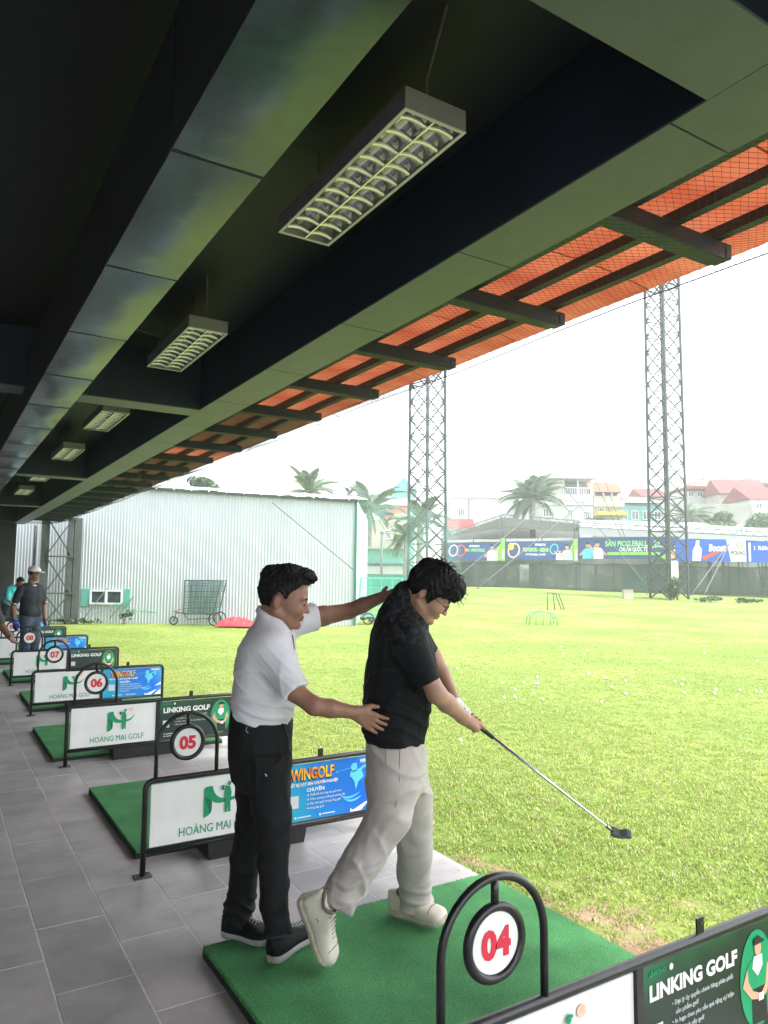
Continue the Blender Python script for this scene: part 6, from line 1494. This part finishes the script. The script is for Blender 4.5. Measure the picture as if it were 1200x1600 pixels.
p = W(1059, 940, 55); plant('shrub', (p.x, p.y, float(ground_z(p.x, p.y))), (1.0,.8,.8), 700, .14, 'small dark shrub at the foot of the right tower', 'shrub', 71)
for i, (px_, lab) in enumerate(((1110, 'low scrub along the fence foot right of the tower'), (1168, 'pale low weeds on the mound near the right edge'))):
    p = W(px_, 940, 52); plant('shrub', (p.x, p.y, float(ground_z(p.x, p.y))), (1.6,.5,.22), 260, .12, lab, 'shrub', 80+i)
# ---------------- little target frames, box, balls on the field
def ground_at(px, py):
    r = ray(px, py); t = 5
    for _ in range(4000):
        p = Vector((0,0,CAMH))+r*t
        if p.z <= float(ground_z(p.x, p.y)): return p
        t += .05
    return p
p = ground_at(849, 977); o = empty('chipping_cage', p, Rz, 'small half-round green wire chipping target on the field', 'golf target')
m = MB()
for y in (0, .55):
    m.tube([(-.5,y,0), (-.46,y,.25), (-.3,y,.42), (0,y,.47), (.3,y,.42), (.46,y,.25), (.5,y,0)], .014, 6)
for x, z in ((-.46,.25), (-.3,.42), (0,.47), (.3,.42), (.46,.25)): m.tube([(x,0,z), (x,.55,z)], .012, 5)
for x in (-.25, 0, .25): m.tube([(x,0,0), (x,0,.44)], .008, 5)
m.build('wire_frame', mat('green_wire', (.04,.3,.22), .5), o)
p = ground_at(867, 953); o = empty('target_frame', p, Rz+.5, 'pair of small dark hurdle frames standing on the field beyond the chipping target', 'golf target')
MB().tube([(-.42,0,0), (-.25,.2,.75), (.22,.2,.72), (.38,0,0)], .02, 6).build('hurdle', mat('dark_wire', (.03,.05,.05), .5), o); MB().tube([(.0,.0,0), (.12,.25,.7), (.45,.25,.7), (.55,0,0)], .02, 6).build('hurdle', MATS['dark_wire'], o)
p = ground_at(1132, 1473)
rnd = random.Random(12)
for i in range(34):
    if i < 24: px_, py_ = rnd.uniform(780, 1195), rnd.gauss(1078, 14)
    elif i < 33: px_, py_ = rnd.uniform(700, 1195), rnd.uniform(985, 1060)
    else: px_, py_ = rnd.uniform(420, 1190), rnd.uniform(1100, 1180)
    p = ground_at(px_, py_); q = float(ground_z(p.x, p.y)); o = inst('golf_ball', gb, None, (p.x, p.y, q+.024)); tag(o, 'small white golf ball lying in the grass of the field', 'golf ball', 'golf balls scattered over the field')
p = ground_at(1140, 1473); o = empty('rubber_tee', p, .6, 'little black rubber tee dropped in the grass near the terrace', 'tee'); MB().tube([(0,0,0),(0,0,.012)], .03, 12).tube([(0,0,.01),(.03,.02,.035)], .009, 8).build('tee_body', M_rub, o)
p = ground_at(981, 936); o = empty('box', p, Rz, 'tiny pale box at the foot of the rear fence left of the right tower', 'box'); MB().box((-.35,-.2,0), (.35,.2,.65)).build('box_body', M_wallc, o); MB().box((-.38,-.23,.65), (.38,.23,.7)).build('lid', M_wallc, o)
# ---------------- cables and net guys of the range
M_cab = mat('steel_cable', (.1,.11,.12), .6); ci = 0
def cable(a, b, lab, r=.012, sag=0):
    a, b = W(*a), W(*b); pts = [a.lerp(b, i/10)-Vector((0,0,sag*math.sin(math.pi*i/10))) for i in range(11)]
    o = bpy.data.objects.new('guy_cable', MB().tube(pts, r*1.35, 5).mesh('guy_cable', M_cab)); link(o); tag(o, lab, 'cable', 'steel guy cables of the range netting')
cable((395,972,23), (700,560,50), 'long cable rising from the red tarpaulin towards the left tower', .014)
cable((130,968,25), (300,745,30), 'cable crossing the left end of the warehouse wall', .012); cable((185,962,25), (470,600,45), 'upper of two near-parallel cables across the warehouse', .012); cable((172,966,25), (440,640,45), 'lower of two near-parallel cables across the warehouse', .012)
cable((425,785,24), (552,890,24), 'cable slanting down to the warehouse corner', .012); cable((495,660,40), (650,905,42), 'cable slanting down to the instructor\'s hand from the awning', .016); cable((520,700,44), (690,930,45), 'cable slanting down just right of the first steep one', .016)
cable((640,690,50), (500,640,48), 'short cable running left from the left tower', .02); cable((697,690,50), (1010,600,55), 'slack cable strung between the two towers, upper one', .02, 2.2); cable((697,680,50), (780,740,70), 'cable sloping right from the left tower', .025)
cable((700,915,60), (880,760,70), 'pale guy rope rising to the right behind the golfer', .03); cable((745,920,60), (930,770,70), 'second pale guy rope rising to the right', .03)
cable((1080,930,55), (1190,780,66), 'guy rope right of the right tower', .03); cable((880,760,66), (1020,925,58), 'guy rope slanting down to the right tower foot', .025); cable((1100,930,55), (1140,850,60), 'short steep guy rope right of the right tower', .03); cable((900,620,60), (980,850,66), 'thin steep cable above the pickleball banner', .02)
cable((440,742,44), (640,745,52), 'horizontal cable above the warehouse roof', .012); cable((1070,640,56), (1200,740,60), 'cable sloping right from the right tower', .02)
cable((697,640,52), (1015,540,57), 'slack cable strung between the two towers, higher one', .02, 3.0); cable((697,720,50), (1012,790,57), 'cable falling gently from left tower to right tower', .018, 1.0)
cable((640,620,52), (560,700,60), 'short cable sloping left from upper part of left tower', .018); cable((1072,560,57), (1200,640,62), 'cable sloping right from the upper right tower', .02); cable((880,640,60), (1012,930,58), 'long thin cable falling to the foot of the right tower', .018)
# ---------------- haze
hm = bpy.data.materials.new('haze_air'); hm.use_nodes = True; hn = hm.node_tree.nodes; hn.clear()
pv = hn.new('ShaderNodeVolumePrincipled'); pv.inputs['Color'].default_value = (.9,.95,.97,1); pv.inputs['Density'].default_value = .0015; pv.inputs['Anisotropy'].default_value = .3
ho_ = hn.new('ShaderNodeOutputMaterial'); hm.node_tree.links.new(pv.outputs[0], ho_.inputs['Volume'])
hzo = MB().box((-440, -320, -3.5), (440, 540, 36)).build('haze', hm); tag(hzo, 'pale humid haze in the air over the whole range', 'haze', kind='stuff')
